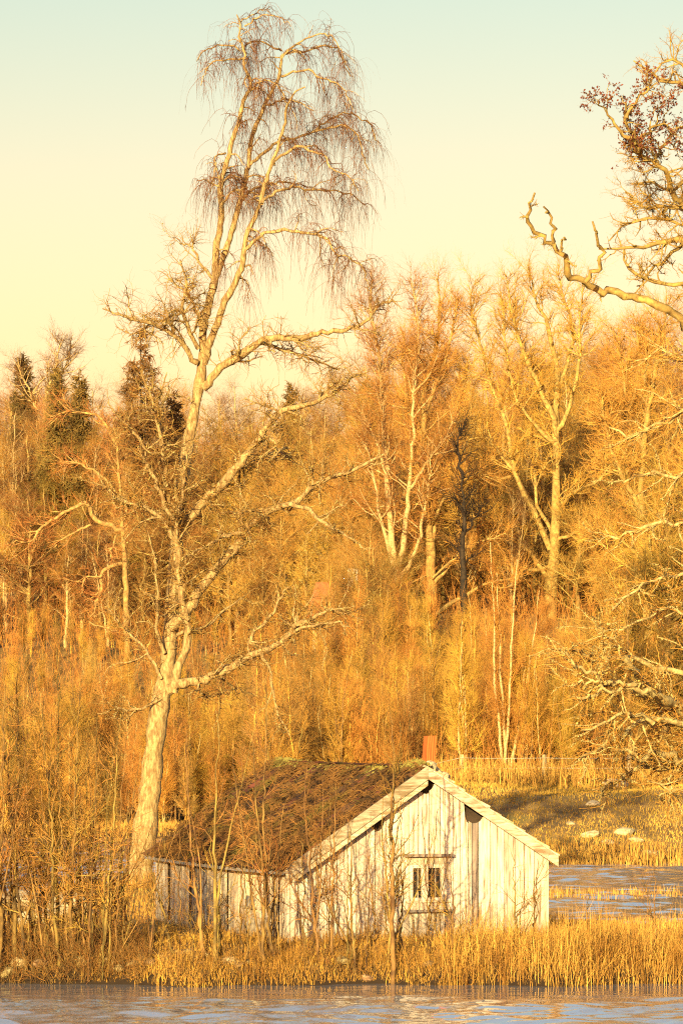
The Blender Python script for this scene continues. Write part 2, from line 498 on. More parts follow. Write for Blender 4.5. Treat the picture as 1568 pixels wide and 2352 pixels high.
for k in range(46):                                   # wind ripples: a sum of short waves, mostly running towards the shore
    lam = 0.35 * (9.0 ** gw.random()); th = gw.normal(0.15, 0.5); kk = 2 * np.pi / lam
    Zw += 0.028 * lam / 2 / np.pi * np.sin(kk * (X * np.sin(th) + Y * np.cos(th)) + gw.random() * 6.28) * (1 + 0.5 * np.sin(X * 0.23 + k) * np.sin(Y * 0.31 + 2 * k))
lee = 0.14 + 0.86 * (1 - sm(79.0, 84.0, Y)) + 0.75 * sm(88, 100, Y)      # calmer in the lee of the bank
Zw *= lee * (1 - sm(195, 215, Y)) * sm(66, 69, Y) * (1 - sm(24, 40, np.abs(X)))
nx, ny = len(wx), len(wy)
idx = np.arange(nx * ny).reshape(ny, nx)
q = np.stack([idx[:-1, :-1], idx[:-1, 1:], idx[1:, 1:], idx[1:, :-1]], -1).reshape(-1, 4)
tag(obj('water', mesh_np('water', np.stack([X, Y, Zw], -1).reshape(-1, 3), [q], [M['water']], True)), kind='structure')


# ------------------------------------------------------------------ the cottage
def prism(outline, y0, y1):
    """outline [(x,z)] counter-clockwise seen from the front (-y); returns verts, faces"""
    k = len(outline)
    V = [(x, y0, z) for x, z in outline] + [(x, y1, z) for x, z in outline]
    Fc = [tuple(range(k)), tuple(range(2 * k - 1, k - 1, -1))] + [(i, i + k, (i + 1) % k + k, (i + 1) % k) for i in range(k)]
    return V, Fc


def poly_obj(name, V, Fc, mat, parent=None, **kw):
    me = bpy.data.meshes.new(name)
    me.from_pydata([tuple(map(float, v)) for v in V], [], Fc)
    me.materials.append(mat); me.update()
    return obj(name, me, parent, **kw)


def box_vf(x0, x1, y0, y1, z0, z1):
    return prism([(x0, z0), (x1, z0), (x1, z1), (x0, z1)], y0, y1)


def multi(parts):
    V, Fc = [], []
    for v, f in parts:
        k = len(V); V += list(v); Fc += [tuple(i + k for i in q_) for q_ in f]
    return V, Fc


W_, L_, UR, ZR, SL, SR = 6.456, 10.3, 3.30, 4.08, 0.665, 0.635
Z0 = 0.60
house = tag(empty('cottage', (-1.19, 90.0, Z0), math.radians(20)), 'abandoned weathered whitish plank cottage with mossy sagging roof on the bank', 'cottage')


def zroof(u):
    return ZR - (UR - u) * SL if u < UR else ZR - (u - UR) * SR


R2 = random.Random(3)
# backing shell, coloured near black for the unlit inside
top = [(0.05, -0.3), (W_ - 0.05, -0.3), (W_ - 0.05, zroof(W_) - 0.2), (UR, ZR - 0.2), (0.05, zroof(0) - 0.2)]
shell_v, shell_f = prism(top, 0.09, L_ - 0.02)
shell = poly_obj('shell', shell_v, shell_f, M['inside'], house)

CUTS = [(3.37, 3.74, 0.20), (2.09, 2.90, 0.23), (4.57, 3.02, 0.235)]


def board_top(u):
    z = zroof(u) - 0.10
    for cu, cz, cr in CUTS:
        if abs(u - cu) < cr:
            z = min(z, cz - math.sqrt(cr * cr - (u - cu) ** 2))
    return z


gable = poly_obj('gable_wall', *box_vf(0.0, W_, 0.06, 0.085, -0.35, 0.2), M['wood_grey'], house)
WIN = (2.93, 3.83, 0.80, 2.06)
u = 0.0
while u < W_ - 0.05:
    bw = R2.uniform(0.17, 0.29)
    for stop in (WIN[0], WIN[1], 4.50):
        if u + 0.02 < stop < u + bw + 0.05: bw = stop - u
    if abs(u - 4.50) < 1e-6: bw = 0.17
    if u + bw > W_ - 0.12: bw = W_ - u
    a, c = u + 0.009, u + bw - 0.009
    stained = abs(u - 4.50) < 1e-6
    yf = 0.045 if stained else R2.uniform(-0.008, 0.012)
    segs = [(-0.15 + R2.uniform(-0.1, 0.12), None)]
    if a > WIN[0] - 0.01 and c < WIN[1] + 0.01:
        segs = [(segs[0][0], WIN[2]), (WIN[3], None)]
    for lo, hi in segs:
        n_ = 5
        us = [a + (c - a) * i / n_ for i in range(n_ + 1)]
        tops = [(x, (board_top(x) if hi is None else hi)) for x in us]
        if hi is None and R2.random() < 0.25:
            tops = [(x, z - 0.06) for x, z in tops]
        tops = [(x, max(z, lo + 0.05)) for x, z in tops]
        poly_obj('board', *prism([(a, lo), (c, lo)] + tops[::-1], yf, yf + 0.035), M['stain_and_shade'] if stained else M['wood'], gable)
    u += bw

# gable window: surround, two casements, header, apron and sill
win = poly_obj('window', *multi([box_vf(2.93, 3.02, -0.03, 0.06, 1.0, 1.84), box_vf(3.72, 3.83, -0.03, 0.06, 1.0, 1.84), box_vf(3.24, 3.40, -0.025, 0.06, 1.0, 1.84), box_vf(3.02, 3.24, -0.022, 0.055, 1.76, 1.84), box_vf(3.40, 3.72, -0.022, 0.055, 1.76, 1.84), box_vf(3.02, 3.24, -0.022, 0.055, 1.0, 1.07), box_vf(3.40, 3.72, -0.022, 0.055, 1.0, 1.07)]), M['wood'], house)
for x0, x1 in ((3.02, 3.24), (3.40, 3.72)):
    poly_obj('pane', *box_vf(x0, x1, 0.03, 0.04, 1.07, 1.76), M['glass'], win)
    xm = x0 + (x1 - x0) * 0.62
    poly_obj('glazing_bar', *box_vf(xm - 0.008, xm + 0.008, 0.012, 0.03, 1.07, 1.76), M['wood_side'], win)
poly_obj('frieze', *box_vf(2.90, 3.86, -0.026, 0.06, 1.842, 2.02), M['wood_side'], win)
poly_obj('lintel', *box_vf(2.80, 4.00, -0.15, 0.06, 2.022, 2.085), M['stain_and_shade'], win)  # darker colour puts in the shadow line of the window header
poly_obj('sill', *box_vf(2.84, 3.93, -0.075, 0.06, 0.96, 0.998), M['barge'], win)
poly_obj('apron', *box_vf(2.90, 3.90, -0.02, 0.06, 0.79, 0.958), M['wood_side'], win)
poly_obj('ledge', *box_vf(2.80, 3.98, -0.13, 0.06, 0.735, 0.788), M['stain_and_shade'], win)  # thin shade at the ledge painted in by the darker colour

# corner post
poly_obj('corner_board', *box_vf(-0.075, -0.005, -0.02, 0.13, -0.3, zroof(0) - 0.12), M['wood'], house)

# side wall facing left: broad boards with battens, a blocked window and a grey door
side = poly_obj('side_wall', *box_vf(0.02, 0.045, 0.0, L_, -0.35, 0.15), M['wood_grey'], house)
ztop = zroof(0) - 0.16
SW, SD = (2.30, 3.20, 0.95, 1.78), (6.05, 7.35, -0.2, 1.66)
t = 0.14
while t < L_ - 0.05:
    bw = R2.uniform(0.16, 0.30)
    a, c = t + 0.008, min(t + bw, L_) - 0.008
    gap = R2.random() < 0.06 or 8.9 < t < 9.2
    xf = R2.uniform(-0.012, 0.014)
    segs = [(-0.15 + R2.uniform(-0.15, 0.1), ztop - R2.uniform(0, 0.05))]
    for rr in (SW, SD):
        if c > rr[0] and a < rr[1]:
            segs = [(segs[0][0], rr[2]), (rr[3], segs[0][1])] if rr is SW else [(rr[3], segs[0][1])]
    for lo, hi in segs:
        if hi - lo < 0.04 or gap: continue
        V, Fc = multi([([(xf, a, lo), (xf, a, hi), (xf, c, hi), (xf, c, lo), (xf + 0.03, a, lo), (xf + 0.03, a, hi), (xf + 0.03, c, hi), (xf + 0.03, c, lo)],
                        [(0, 1, 2, 3), (7, 6, 5, 4), (0, 4, 5, 1), (1, 5, 6, 2), (2, 6, 7, 3), (3, 7, 4, 0)])])
        poly_obj('board', V, Fc, M['wood_side'] if R2.random() < 0.8 else M['wood'], side)
        if R2.random() < 0.75:
            bx0, bx1 = xf - 0.024, xf - 0.002
            poly_obj('batten', *box_vf(bx0, bx1, c - 0.018, c + 0.03, lo, hi - 0.01), M['wood_side'], side)
    t += bw
sw = poly_obj('blocked_window', *multi([box_vf(-0.03, 0.04, 2.30, 2.38, 0.95, 1.78), box_vf(-0.03, 0.04, 3.12, 3.20, 0.95, 1.78)]), M['wood_side'], house)
poly_obj('blind_board', *box_vf(0.0, 0.03, 2.38, 3.12, 1.04, 1.78), M['blind'], sw)
poly_obj('apron', *box_vf(-0.02, 0.04, 2.40, 3.10, 0.80, 1.03), M['wood_grey'], sw)
poly_obj('sill', *box_vf(-0.09, 0.04, 2.25, 3.30, 0.75, 0.79), M['barge'], sw)
door = poly_obj('door', *box_vf(0.03, 0.05, 6.05, 7.35, -0.2, 1.66), M['inside'], house)
for k in range(6):
    a = 6.07 + k * 0.212
    hi = 1.64 if k < 3 else 1.60
    lo = -0.2 if k < 4 else 0.35
    poly_obj('plank', *box_vf(-0.002 + 0.006 * (k % 2), 0.028, a, a + 0.2, lo, hi), M['wood_grey'], door)
for k in range(5):                                                  # fallen lath leaning across the doorway
    a = 7.05 + 0.09 * k
    poly_obj('lath', [(-0.05, a, -0.2), (-0.05, a + 0.04, -0.2), (-0.05, a - 0.36, 0.75), (-0.05, a - 0.40, 0.75), (-0.03, a, -0.2), (-0.03, a + 0.04, -0.2), (-0.03, a - 0.36, 0.75), (-0.03, a - 0.40, 0.75)],
             [(0, 1, 2, 3), (7, 6, 5, 4), (0, 4, 5, 1), (1, 5, 6, 2), (2, 6, 7, 3), (3, 7, 4, 0)], M['stain_and_shade'], door)

# roof: slab, tiles, moss, bargeboards
UL0, UR1, YF, YB = -0.24, W_ + 0.13, -0.27, L_ + 0.22
sag = lambda u_, y_: -0.09 * math.sin(math.pi * min(max((y_ - YF) / (YB - YF), 0), 1)) * (0.4 + 0.6 * min(max(u_ / UR, 0), 1))
V = []
NS = 12
for i in range(NS + 1):
    y_ = YF + 0.03 + (YB - YF - 0.03) * i / NS
    for u_, dz in ((UL0, 0), (UR, 0), (UR1, 0), (UR1, -0.07), (UR, -0.07), (UL0, -0.07)):
        V.append((u_, y_, zroof(u_) + dz + sag(u_, y_)))
Fc = []
for i in range(NS):
    for k in range(6):
        a, b_ = i * 6 + k, i * 6 + (k + 1) % 6
        Fc.append((a, b_, b_ + 6, a + 6))
Fc += [(5, 4, 1, 0), (4, 3, 2, 1), (NS * 6, NS * 6 + 1, NS * 6 + 4, NS * 6 + 5), (NS * 6 + 1, NS * 6 + 2, NS * 6 + 3, NS * 6 + 4)]
roof = poly_obj('roof', V, Fc, M['wood_grey'], house)


def tile_mesh(wd, ln, th, mat):
    """S-shaped pantile: x along the eave, y up the slope"""
    V, k = [], 6
    for yy, zz in ((0, 0.03), (ln, 0.0)):
        for j in range(k + 1):
            x = wd * j / k
            V.append((x, yy, zz + 0.035 * math.sin(j / k * 2 * math.pi)))
    n_ = len(V)
    V += [(x, y_, z - th) for x, y_, z in V]
    Fc = []
    for j in range(k):
        Fc += [(j, j + 1, j + k + 2, j + k + 1), (n_ + j + k + 1, n_ + j + k + 2, n_ + j + 1, n_ + j), (j, n_ + j, n_ + j + 1, j + 1)]
    Fc += [(0, k + 1, n_ + k + 1, n_), (k, n_ + k, n_ + 2 * k + 1, 2 * k + 1)]
    me = bpy.data.meshes.new('tile'); me.from_pydata(V, [], Fc); me.materials.append(mat); me.update()
    return me


ROWS, COLS = 11, 26
slen = (UR - UL0) * math.sqrt(1 + SL * SL)
tl, tw = slen / ROWS, (YB - YF) / COLS
tm = tile_mesh(tw * 1.02, tl * 1.15, 0.02, M['tile'])
aL = math.atan(SL)
for r_ in range(ROWS):
    for c_ in range(COLS):
        s_ = r_ * tl * math.cos(aL)
        u_ = UL0 - 0.05 + s_; y_ = YB - c_ * tw
        o = obj('tile', tm, roof, (u_ + R2.uniform(-0.02, 0.02), y_ + R2.uniform(-0.012, 0.012), zroof(u_) + 0.055 + R2.uniform(-0.006, 0.014) + sag(u_, y_)))
        # local x -> -y (along the eave), local y -> up the slope
        o.rotation_euler = (aL + R2.uniform(-0.02, 0.03), R2.uniform(-0.03, 0.03), -math.pi / 2)
# right slope: shingle courses that show their ends at the verge
aR = math.atan(SR); slr = (UR1 - UR) * math.sqrt(1 + SR * SR); RC = 11
cl = slr / RC
sm_v, sm_f = box_vf(-0.30, 0.30, 0, cl * 1.35, -0.022, 0.022)
sh = bpy.data.meshes.new('shingle'); sh.from_pydata(sm_v, [], sm_f); sh.materials.append(M['tile_edge']); sh.update()
rest = []
for r_ in range(RC):
    u_ = UR1 + 0.03 - r_ * cl * math.cos(aR)
    o = obj('shingle', sh, roof, (u_ + R2.uniform(-0.03, 0.03), YF + 0.27 + R2.uniform(-0.05, 0.02), zroof(u_) + 0.045 + R2.uniform(0, 0.015)))
    o.rotation_euler = (aR - 0.10, R2.uniform(-0.04, 0.04), math.pi / 2)
    cx, sx = math.cos(aR - 0.1), math.sin(aR - 0.1)
    for k in range(16):
        y0 = YF + 0.63 + k * 0.62
        a0, a1 = y0, y0 + 0.59
        z0_ = zroof(u_) + 0.03 + R2.uniform(0, 0.02)
        rest.append(([(u_, a0, z0_), (u_, a1, z0_), (u_ - cl * 1.3 * cx, a1, z0_ + cl * 1.3 * sx), (u_ - cl * 1.3 * cx, a0, z0_ + cl * 1.3 * sx),
                      (u_, a0, z0_ + 0.04), (u_, a1, z0_ + 0.04), (u_ - cl * 1.3 * cx, a1, z0_ + cl * 1.3 * sx + 0.04), (u_ - cl * 1.3 * cx, a0, z0_ + cl * 1.3 * sx + 0.04)],
                     [(0, 3, 2, 1), (4, 5, 6, 7), (0, 1, 5, 4), (1, 2, 6, 5), (2, 3, 7, 6), (3, 0, 4, 7)]))
tag(poly_obj('shingle_courses', *multi(rest), M['tile'], roof), kind='stuff')

# moss mat: thousands of short tufts lying down the left slope, thicker and greener along the ridge
g = np.random.default_rng(11)
Nm = 15000
uu = UL0 + (UR - UL0 + 0.15) * g.random(Nm); yy = YF + 0.1 + (YB - YF - 0.1) * g.random(Nm)
patch = np.sin(uu * 2.1 + 1.3 * np.sin(yy * 1.7)) + np.sin(yy * 2.9 + uu)
keep = patch + g.normal(0, 0.8, Nm) > -0.75
uu, yy = uu[keep], yy[keep]
zz = np.array([zroof(a) + sag(a, b_) for a, b_ in zip(uu, yy)]) + 0.045
base = np.stack([uu, yy, zz], 1); Nm = len(base)
D = nrm(np.stack([-0.75 + g.normal(0, 0.5, Nm), g.normal(0, 0.6, Nm), 0.35 + 0.5 * g.random(Nm)], 1))
Lm = 0.08 + 0.20 * g.random((Nm, 1)) ** 2
Pm = np.stack([base, base + D * Lm * 0.6, base + nrm(D + [-0.4, 0, -0.5]) * Lm], 1)
Rm = np.repeat((0.014 + 0.016 * g.random((Nm, 1))), 3, 1) * np.array([[1, 0.8, 0.15]])
tag(obj('moss', tube_mesh('moss', [([(Pm, Rm)], 3, M['moss'])]), roof), kind='stuff')
Nr = 1500
yy = YF + 0.15 + (YB - YF - 0.2) * g.random(Nr); hump = 0.05 + 0.10 * np.exp(-((yy - 0.5) / 0.7) ** 2) + 0.05 * np.exp(-((yy - 9.6) / 1.2) ** 2)
uu = UR + g.normal(0, 0.16, Nr)
zz = np.array([zroof(a) + sag(a, b_) for a, b_ in zip(uu, yy)]) + hump * np.exp(-((uu - UR) / 0.2) ** 2) + 0.03
tag(obj('ridge_moss', tuft_mesh('ridge_moss', np.stack([uu, yy, zz], 1), 0.055, M['ridge_moss'], g), roof), kind='stuff')


def barge(name, u0, u1, off0, off1, y0, y1, mat):
    """a plank along the verge between u0 and u1, from off0 down to off1 below the roof line"""
    pts = [(u0, zroof(u0) - off1), (u1, zroof(u1) - off1), (u1, zroof(u1) - off0), (u0, zroof(u0) - off0)]
    if u0 > u1: pts = pts[::-1]
    return poly_obj(name, *prism(pts, y0, y1), mat, house)


barge('bargeboard', -0.20, UR - 0.002, -0.07, 0.25, -0.31, -0.272, M['barge'])
barge('bargeboard', -0.02, UR - 0.002, 0.20, 0.40, -0.27, -0.232, M['barge'])
barge('bargeboard', UR + 0.002, W_ + 0.11, 0.01, 0.25, -0.31, -0.272, M['barge'])
barge('verge_board', UR + 0.06, W_ + 0.10, -0.025, 0.008, -0.33, -0.16, M['wood_side'])
# flue of ribbed rusty sheet, tilted, with the broken stones of the old stack at its foot
V, Fc = [], []
ol = []
for k in range(9): ol.append((-0.13 + 0.26 * k / 8, -0.10 + (0.012 if k % 2 else 0)))
for k in range(5): ol.append((0.13 + (0.008 if k % 2 else 0), -0.10 + 0.22 * (k + 1) / 5))
ol += [(-0.13, 0.12)]
k = len(ol)
for zz_, dx in ((-0.25, 0.0), (0.45, 0.02), (0.86, 0.06)):
    V += [(x + dx, y_, zz_ + (0.03 * (x + 0.1) if zz_ > 0.5 else 0)) for x, y_ in ol]
for lv in range(2):
    Fc += [(lv * k + i, lv * k + (i + 1) % k, lv * k + k + (i + 1) % k, lv * k + k + i) for i in range(k)]
Fc.append(tuple(range(2 * k, 3 * k)))
chim = poly_obj('chimney', V, Fc, M['rust'], house, loc=(UR + 0.40, 0.75, ZR - 0.12), scale=(0.9, 0.9, 1.0))


def rock_mesh(name, seed, mat, sub=2, flat=0.7):
    import bmesh
    bm = bmesh.new(); bmesh.ops.create_icosphere(bm, subdivisions=sub, radius=1)
    r_ = np.random.default_rng(seed)
    pl = nrm(r_.normal(size=(9, 3))); dd = 0.62 + 0.3 * r_.random(9)
    for v in bm.verts:
        p = np.array(v.co)
        for a, b_ in zip(pl, dd):
            s_ = p @ a
            if s_ > b_: p = p - a * (s_ - b_) * 0.9
        p = p * (1 + 0.05 * r_.normal()); p[2] *= flat
        v.co = p
    me = bpy.data.meshes.new(name); bm.to_mesh(me); bm.free(); me.materials.append(mat)
    return me


rubble = [rock_mesh('rubble_stone', 50 + i, M['pale_stone']) for i in range(3)]
rocks = [rock_mesh('stone', 40 + i, M['stone']) for i in range(6)]
for i, (u_, y_, dz, s_) in enumerate([(3.55, 0.2, 0.08, 0.15), (3.78, 0.45, 0.12, 0.17), (3.95, 0.3, 0.10, 0.14), (3.65, 0.55, 0.20, 0.13), (4.05, 0.6, 0.15, 0.20), (3.85, 0.2, 0.02, 0.12), (4.15, 0.35, 0.02, 0.12), (3.5, 0.75, 0.10, 0.16)]):
    obj('stone', rubble[i % 3], chim, (u_ - UR - 0.40, y_ - 0.75, zroof(u_) - ZR + 0.19 + dz), (R2.random() * 3, R2.random(), R2.random() * 6), (s_ * 1.35, s_ * 1.2, s_ * 1.3))

# ------------------------------------------------------------------ trees: builders
def tree_obj(name, base, trunk, branches, twigs, mats, label, cat='tree', group=None, sides=(10, 5, 3), extra=None):
    """base: world point; trunk/branches/twigs: groups in world space; mats: trunk, branch, twig"""
    r = tag(empty(name, base), label, cat, group)
    obj('trunk', tube_mesh('trunk', [(shift(trunk, base), sides[0], mats[0])]), r)
    specs = [(shift(g_, base), s_, m_) for g_, s_, m_ in ((branches, sides[1], mats[1]), (twigs, sides[2], mats[2])) if g_]
    if specs: obj('crown', tube_mesh('crown', specs), r)
    for nm, me in (extra or []):
        o = obj(nm, me, r, (-base[0], -base[1], -base[2])); o['kind'] = 'stuff'
    return r


def limb(pts, d0, d1=None, n=None, wb=0.03, rs=1.0):
    """traced limb: rows (px, py, radius px), depth from d0 at its root to d1 at its tip"""
    d1 = d0 if d1 is None else d1
    a = np.array(pts, float)
    t_ = np.linspace(0, 1, len(a))
    rows = []
    for (x, y_, r_), tt in zip(a, t_):
        d = d0 + (d1 - d0) * tt
        rows.append([*P(x, y_, d), r_ * d / F * rs])
    ln = smooth_line(rows, n or max(8, len(a) * 3), wb)
    ln[:, 3] *= 1 + rng.normal(0, 0.07, len(ln))
    return as_group(ln)


def taper(pts, r0, r1):
    k = len(pts)
    return [(x, y_, r0 + (r1 - r0) * i / (k - 1)) for i, (x, y_) in enumerate(pts)]


# --- the old leaning birch behind the cottage
D0 = 119.0
trunk = [limb([(310, 2075, 40), (320, 2010, 33), (330, 1930, 29), (346, 1800, 27), (358, 1690, 25), (371, 1600, 24), (384, 1540, 21), (390, 1456, 18), (399, 1350, 17), (409, 1230, 16), (417, 1130, 16), (428, 1050, 15.5), (441, 975, 15), (454, 905, 14), (462, 860, 13), (466, 815, 11)], D0, D0 + 0.6, 60, 0.012, 0.93)]
stems = [
    limb(taper([(466, 830), (468, 760), (482, 688), (494, 640), (496, 580), (502, 540), (510, 480), (506, 440), (510, 408), (522, 368), (538, 312), (550, 276), (558, 232), (572, 208), (574, 180), (562, 156), (562, 120), (550, 88), (554, 60), (544, 32)], 10, 1.6), D0 + .6, D0 - 0.4, 60, 0.015),
    limb(taper([(488, 664), (502, 620), (522, 568), (538, 512), (550, 468), (562, 420), (570, 380), (574, 340), (586, 292), (602, 256), (626, 204), (642, 172), (646, 132), (654, 120), (674, 108), (702, 88), (738, 78)], 8, 1.6), D0 + .4, D0 + 1.6, 56, 0.015),
    limb(taper([(468, 835), (478, 800), (490, 768), (514, 700), (532, 664), (554, 616), (560, 580), (570, 532), (594, 480), (610, 416), (622, 384), (642, 328), (654, 276), (658, 248), (674, 216), (700, 200)], 9.5, 1.6), D0 + .6, D0 - 1.2, 56, 0.015)]
big = [
    ([(566, 572), (578, 560), (602, 540), (654, 528), (694, 534), (734, 540), (754, 556), (770, 580), (802, 588), (830, 612), (842, 650)], 6, 1.6, -1.0, -2.6),
    ([(602, 468), (626, 444), (654, 432), (674, 428), (714, 436), (758, 436), (802, 444), (830, 470)], 5, 1.6, -1, 1.5),
    ([(556, 460), (574, 440), (602, 426), (634, 420), (662, 418), (690, 424), (720, 436)], 4.5, 1.5, .6, 2.5),
    ([(574, 380), (602, 356), (634, 328), (662, 320), (698, 312), (722, 300), (746, 280), (786, 262), (818, 268), (854, 288), (868, 330)], 5, 1.4, .8, 2.0),
    ([(630, 380), (646, 356), (682, 340), (714, 344), (746, 360), (758, 384), (794, 400), (820, 440)], 5, 1.4, -.9, -2.4),
    ([(716, 304), (762, 292), (802, 296), (830, 344), (845, 390)], 3.5, 1.2, 1.3, 0.2),
    ([(610, 240), (634, 232), (658, 228), (690, 236), (720, 260)], 3.5, 1.2, 1, -.5),
    ([(646, 176), (666, 168), (710, 160), (726, 176), (766, 188), (790, 208), (812, 250)], 4, 1.2, 1.3, .2),
    ([(654, 120), (694, 116), (738, 108), (774, 108), (790, 140), (800, 175)], 3.5, 1.2, 1.5, 2.8),
    ([(646, 116), (626, 108), (594, 94), (574, 96), (556, 120)], 3.2, 1.2, 1.4, .2),
    ([(562, 132), (538, 136), (514, 138), (482, 148), (470, 168), (462, 196)], 3.2, 1.2, 0, -1),
    ([(550, 116), (530, 104), (498, 108), (470, 116), (452, 140)], 3, 1.2, -.2, 1.3),
    ([(562, 60), (586, 44), (610, 36), (640, 40), (668, 60)], 2.6, 1.0, -.3, -1),
    ([(554, 50), (576, 34), (600, 22), (622, 20)], 2.2, 0.9, -.3, .8),
    ([(518, 352), (498, 360), (490, 400), (488, 440)], 3, 1.2, .2, -1),
    ([(574, 210), (600, 186), (640, 200), (660, 240)], 3, 1.2, 0, -1.6),
    ([(510, 470), (535, 440), (560, 436)], 3, 1.3, 0, -1),
    ([(738, 78), (762, 84), (780, 105), (792, 150)], 2.6, 1.0, 1.6, 1.2)]
low = [
    ([(467, 890), (500, 850), (545, 820), (590, 788), (615, 778), (665, 776), (720, 770), (750, 758), (780, 760), (830, 745), (870, 705), (905, 690)], 11, 2.5, .5, -1.8),
    ([(600, 788), (640, 800), (690, 815), (730, 832), (780, 850)], 4.5, 1.5, 0, 1.5),
    ([(452, 832), (430, 805), (400, 770), (360, 746), (320, 738), (280, 728), (240, 708)], 7, 1.6, .4, -1.5),
    ([(455, 800), (420, 720), (430, 650), (415, 600)], 5, 1.6, .4, -1.2), ([(462, 760), (440, 690), (400, 650), (385, 640)], 4, 1.4, .4, 1.5),
    ([(490, 640), (460, 610), (440, 570), (410, 560)], 4, 1.4, .4, 1.2),
    ([(414, 1212), (440, 1185), (475, 1145), (525, 1095), (560, 1055), (600, 1005), (620, 970), (645, 945), (680, 935), (725, 925), (750, 908), (784, 890), (815, 862)], 13, 3, 0.1, -2.4),
    ([(525, 1095), (570, 1065), (620, 1045), (660, 1030)], 7, 2.5, -.4, 1.5),
    ([(604, 1000), (625, 1010), (640, 1035), (625, 1050)], 4, 2, -1, -1.6),
    ([(398, 1440), (430, 1400), (480, 1325), (540, 1260), (557, 1225), (580, 1195), (640, 1165), (680, 1150), (725, 1115), (765, 1095), (840, 1065), (880, 1040)], 14, 2.5, 0, -3.0),
    ([(557, 1225), (515, 1232), (485, 1247), (440, 1272)], 5, 2, -1.2, -2), ([(556, 1230), (555, 1200), (556, 1180), (600, 1176)], 3, 1.5, -1.2, -1.6),
    ([(650, 1162), (700, 1166), (745, 1205), (790, 1230), (830, 1260)], 6, 2, -2.2, -3.4), ([(640, 1166), (600, 1172), (560, 1180), (500, 1178)], 5, 2, -1.6, -.6),
    ([(388, 1585), (410, 1570), (440, 1568), (480, 1555), (530, 1530), (570, 1510), (600, 1495), (640, 1475), (662, 1458), (680, 1435), (720, 1420), (760, 1400), (800, 1406)], 13, 2.5, -.1, -2.8),
    ([(605, 1492), (575, 1470), (600, 1440), (625, 1410), (640, 1380), (662, 1350)], 6, 2, -1.2, -2), ([(660, 1460), (700, 1440), (770, 1428), (800, 1440)], 4.5, 1.6, -2, -3.2),
    ([(398, 1590), (412, 1530), (432, 1470), (425, 1410), (410, 1330), (402, 1205), (390, 1150), (385, 1130), (372, 1030), (355, 945), (335, 880), (322, 840)], 10, 2, -.2, -1.0),
    ([(398, 1190), (382, 1168), (355, 1105), (332, 1055), (332, 1030), (300, 980), (270, 953), (250, 925)], 6, 1.4, -.7, -2), ([(372, 1030), (370, 1000), (374, 960), (372, 900), (385, 860)], 4, 1.2, -.8, 0),
    ([(402, 1240), (370, 1190), (330, 1165), (280, 1150), (250, 1130), (225, 1090)], 6, 1.5, -.6, -1.8), ([(410, 1300), (408, 1200), (420, 1110), (428, 1060), (450, 1000)], 6, 1.5, -.5, -1.4),
    ([(378, 1500), (360, 1440), (362, 1380), (358, 1290), (340, 1220)], 5, 1.4, -.1, -1.6), ([(372, 1560), (330, 1490), (290, 1450), (250, 1400)], 4.5, 1.3, -.1, 1.2), ([(405, 1460), (470, 1440), (520, 1400), (560, 1370)], 4.5, 1.3, -.4, 1.2),
    ([(376, 1600), (320, 1630), (270, 1625), (225, 1640)], 3.5, 1.2, 0, -1), ([(440, 1568), (480, 1600), (540, 1580), (590, 1600)], 3.5, 1.2, -.5, .8), ([(600, 1496), (625, 1560), (640, 1640), (668, 1690)], 4.5, 1.3, -1.5, -1.0)]
bigL = [limb(taper(p, a * 0.8, c * 0.85), D0 + d0, D0 + d1, None, 0.03) for p, a, c, d0, d1 in big]
lowL = [limb(taper(p, a, c), D0 + d0, D0 + d1, None, 0.03) for p, a, c, d0, d1 in low]
g = np.random.default_rng(21)
sub = spawn(bigL + stems, 150, (0.3, 1), (55, 20), (0.4, 1.4), 8, 0.26, 0.08, 0.03, 0.55, 0.3, taper_t=0.3, g=g, trop2=-0.22)
sub2 = spawn([sub] + bigL, 700, (0.15, 1), (55, 20), (0.3, 1.0), 6, 0.26, 0.0, 0.016, 0.6, 0.35, taper_t=0.3, g=g, trop2=-0.5)
droop = spawn([sub2, sub] + bigL, 3300, (0.15, 1), (60, 28), (0.25, 1.75), 7, 0.22, -0.2, 0.0072, 0.7, 0.45, taper_t=0.1, g=g, trop2=-0.75)
fork = spawn([droop], 3400, (0.15, 0.9), (38, 14), (0.1, 0.5), 4, 0.22, -0.2, 0.005, 0.8, 0.6, taper_t=0.2, g=g, trop2=-0.3)
spray = spawn([sub2, sub], 900, (0.5, 1), (40, 20), (0.2, 0.5), 3, 0.25, 0.1, 0.008, 0.7, 0.4, g=g)
lsub = spawn(lowL, 250, (0.15, 1), (55, 20), (0.6, 2.0), 6, 0.34, 0.08, 0.04, 0.55, 0.3, taper_t=0.35, g=g)
lsub2 = spawn([lsub] + lowL, 2000, (0.1, 1), (55, 22), (0.4, 1.2), 5, 0.34, 0.04, 0.018, 0.6, 0.35, taper_t=0.3, g=g)
ltw = spawn([lsub2, lsub], 10000, (0.1, 1), (55, 24), (0.2, 0.75), 4, 0.3, 0.0, 0.009, 0.7, 0.4, taper_t=0.2, g=g)
lich = spawn(lowL + [lsub], 2600, (0.15, 1), (80, 15), (0.02, 0.09), 2, 0.2, 0, g=g)[0][:, 1]
base = P(316, 2052, D0); base[2] = gz(base[0], base[1]) - 0.05
tree_obj('old_birch', base, trunk, stems + bigL + lowL + [sub, lsub], [], (M['bark'], M['bark'], M['twig_red']), 'tall old leaning birch with weeping top behind the cottage roof', 'tree', None, (14, 8, 3))
hero = [o for o in SC.objects if o.name == 'old_birch'][0]
obj('upper_twigs', tube_mesh('upper_twigs', [(shift([sub2, droop, fork, spray], base), 3, M['twig_red'])]), hero)
obj('lower_twigs', tube_mesh('lower_twigs', [(shift([lsub2], base), 4, M['oak']), (shift([ltw], base), 3, M['twig'])]), hero)
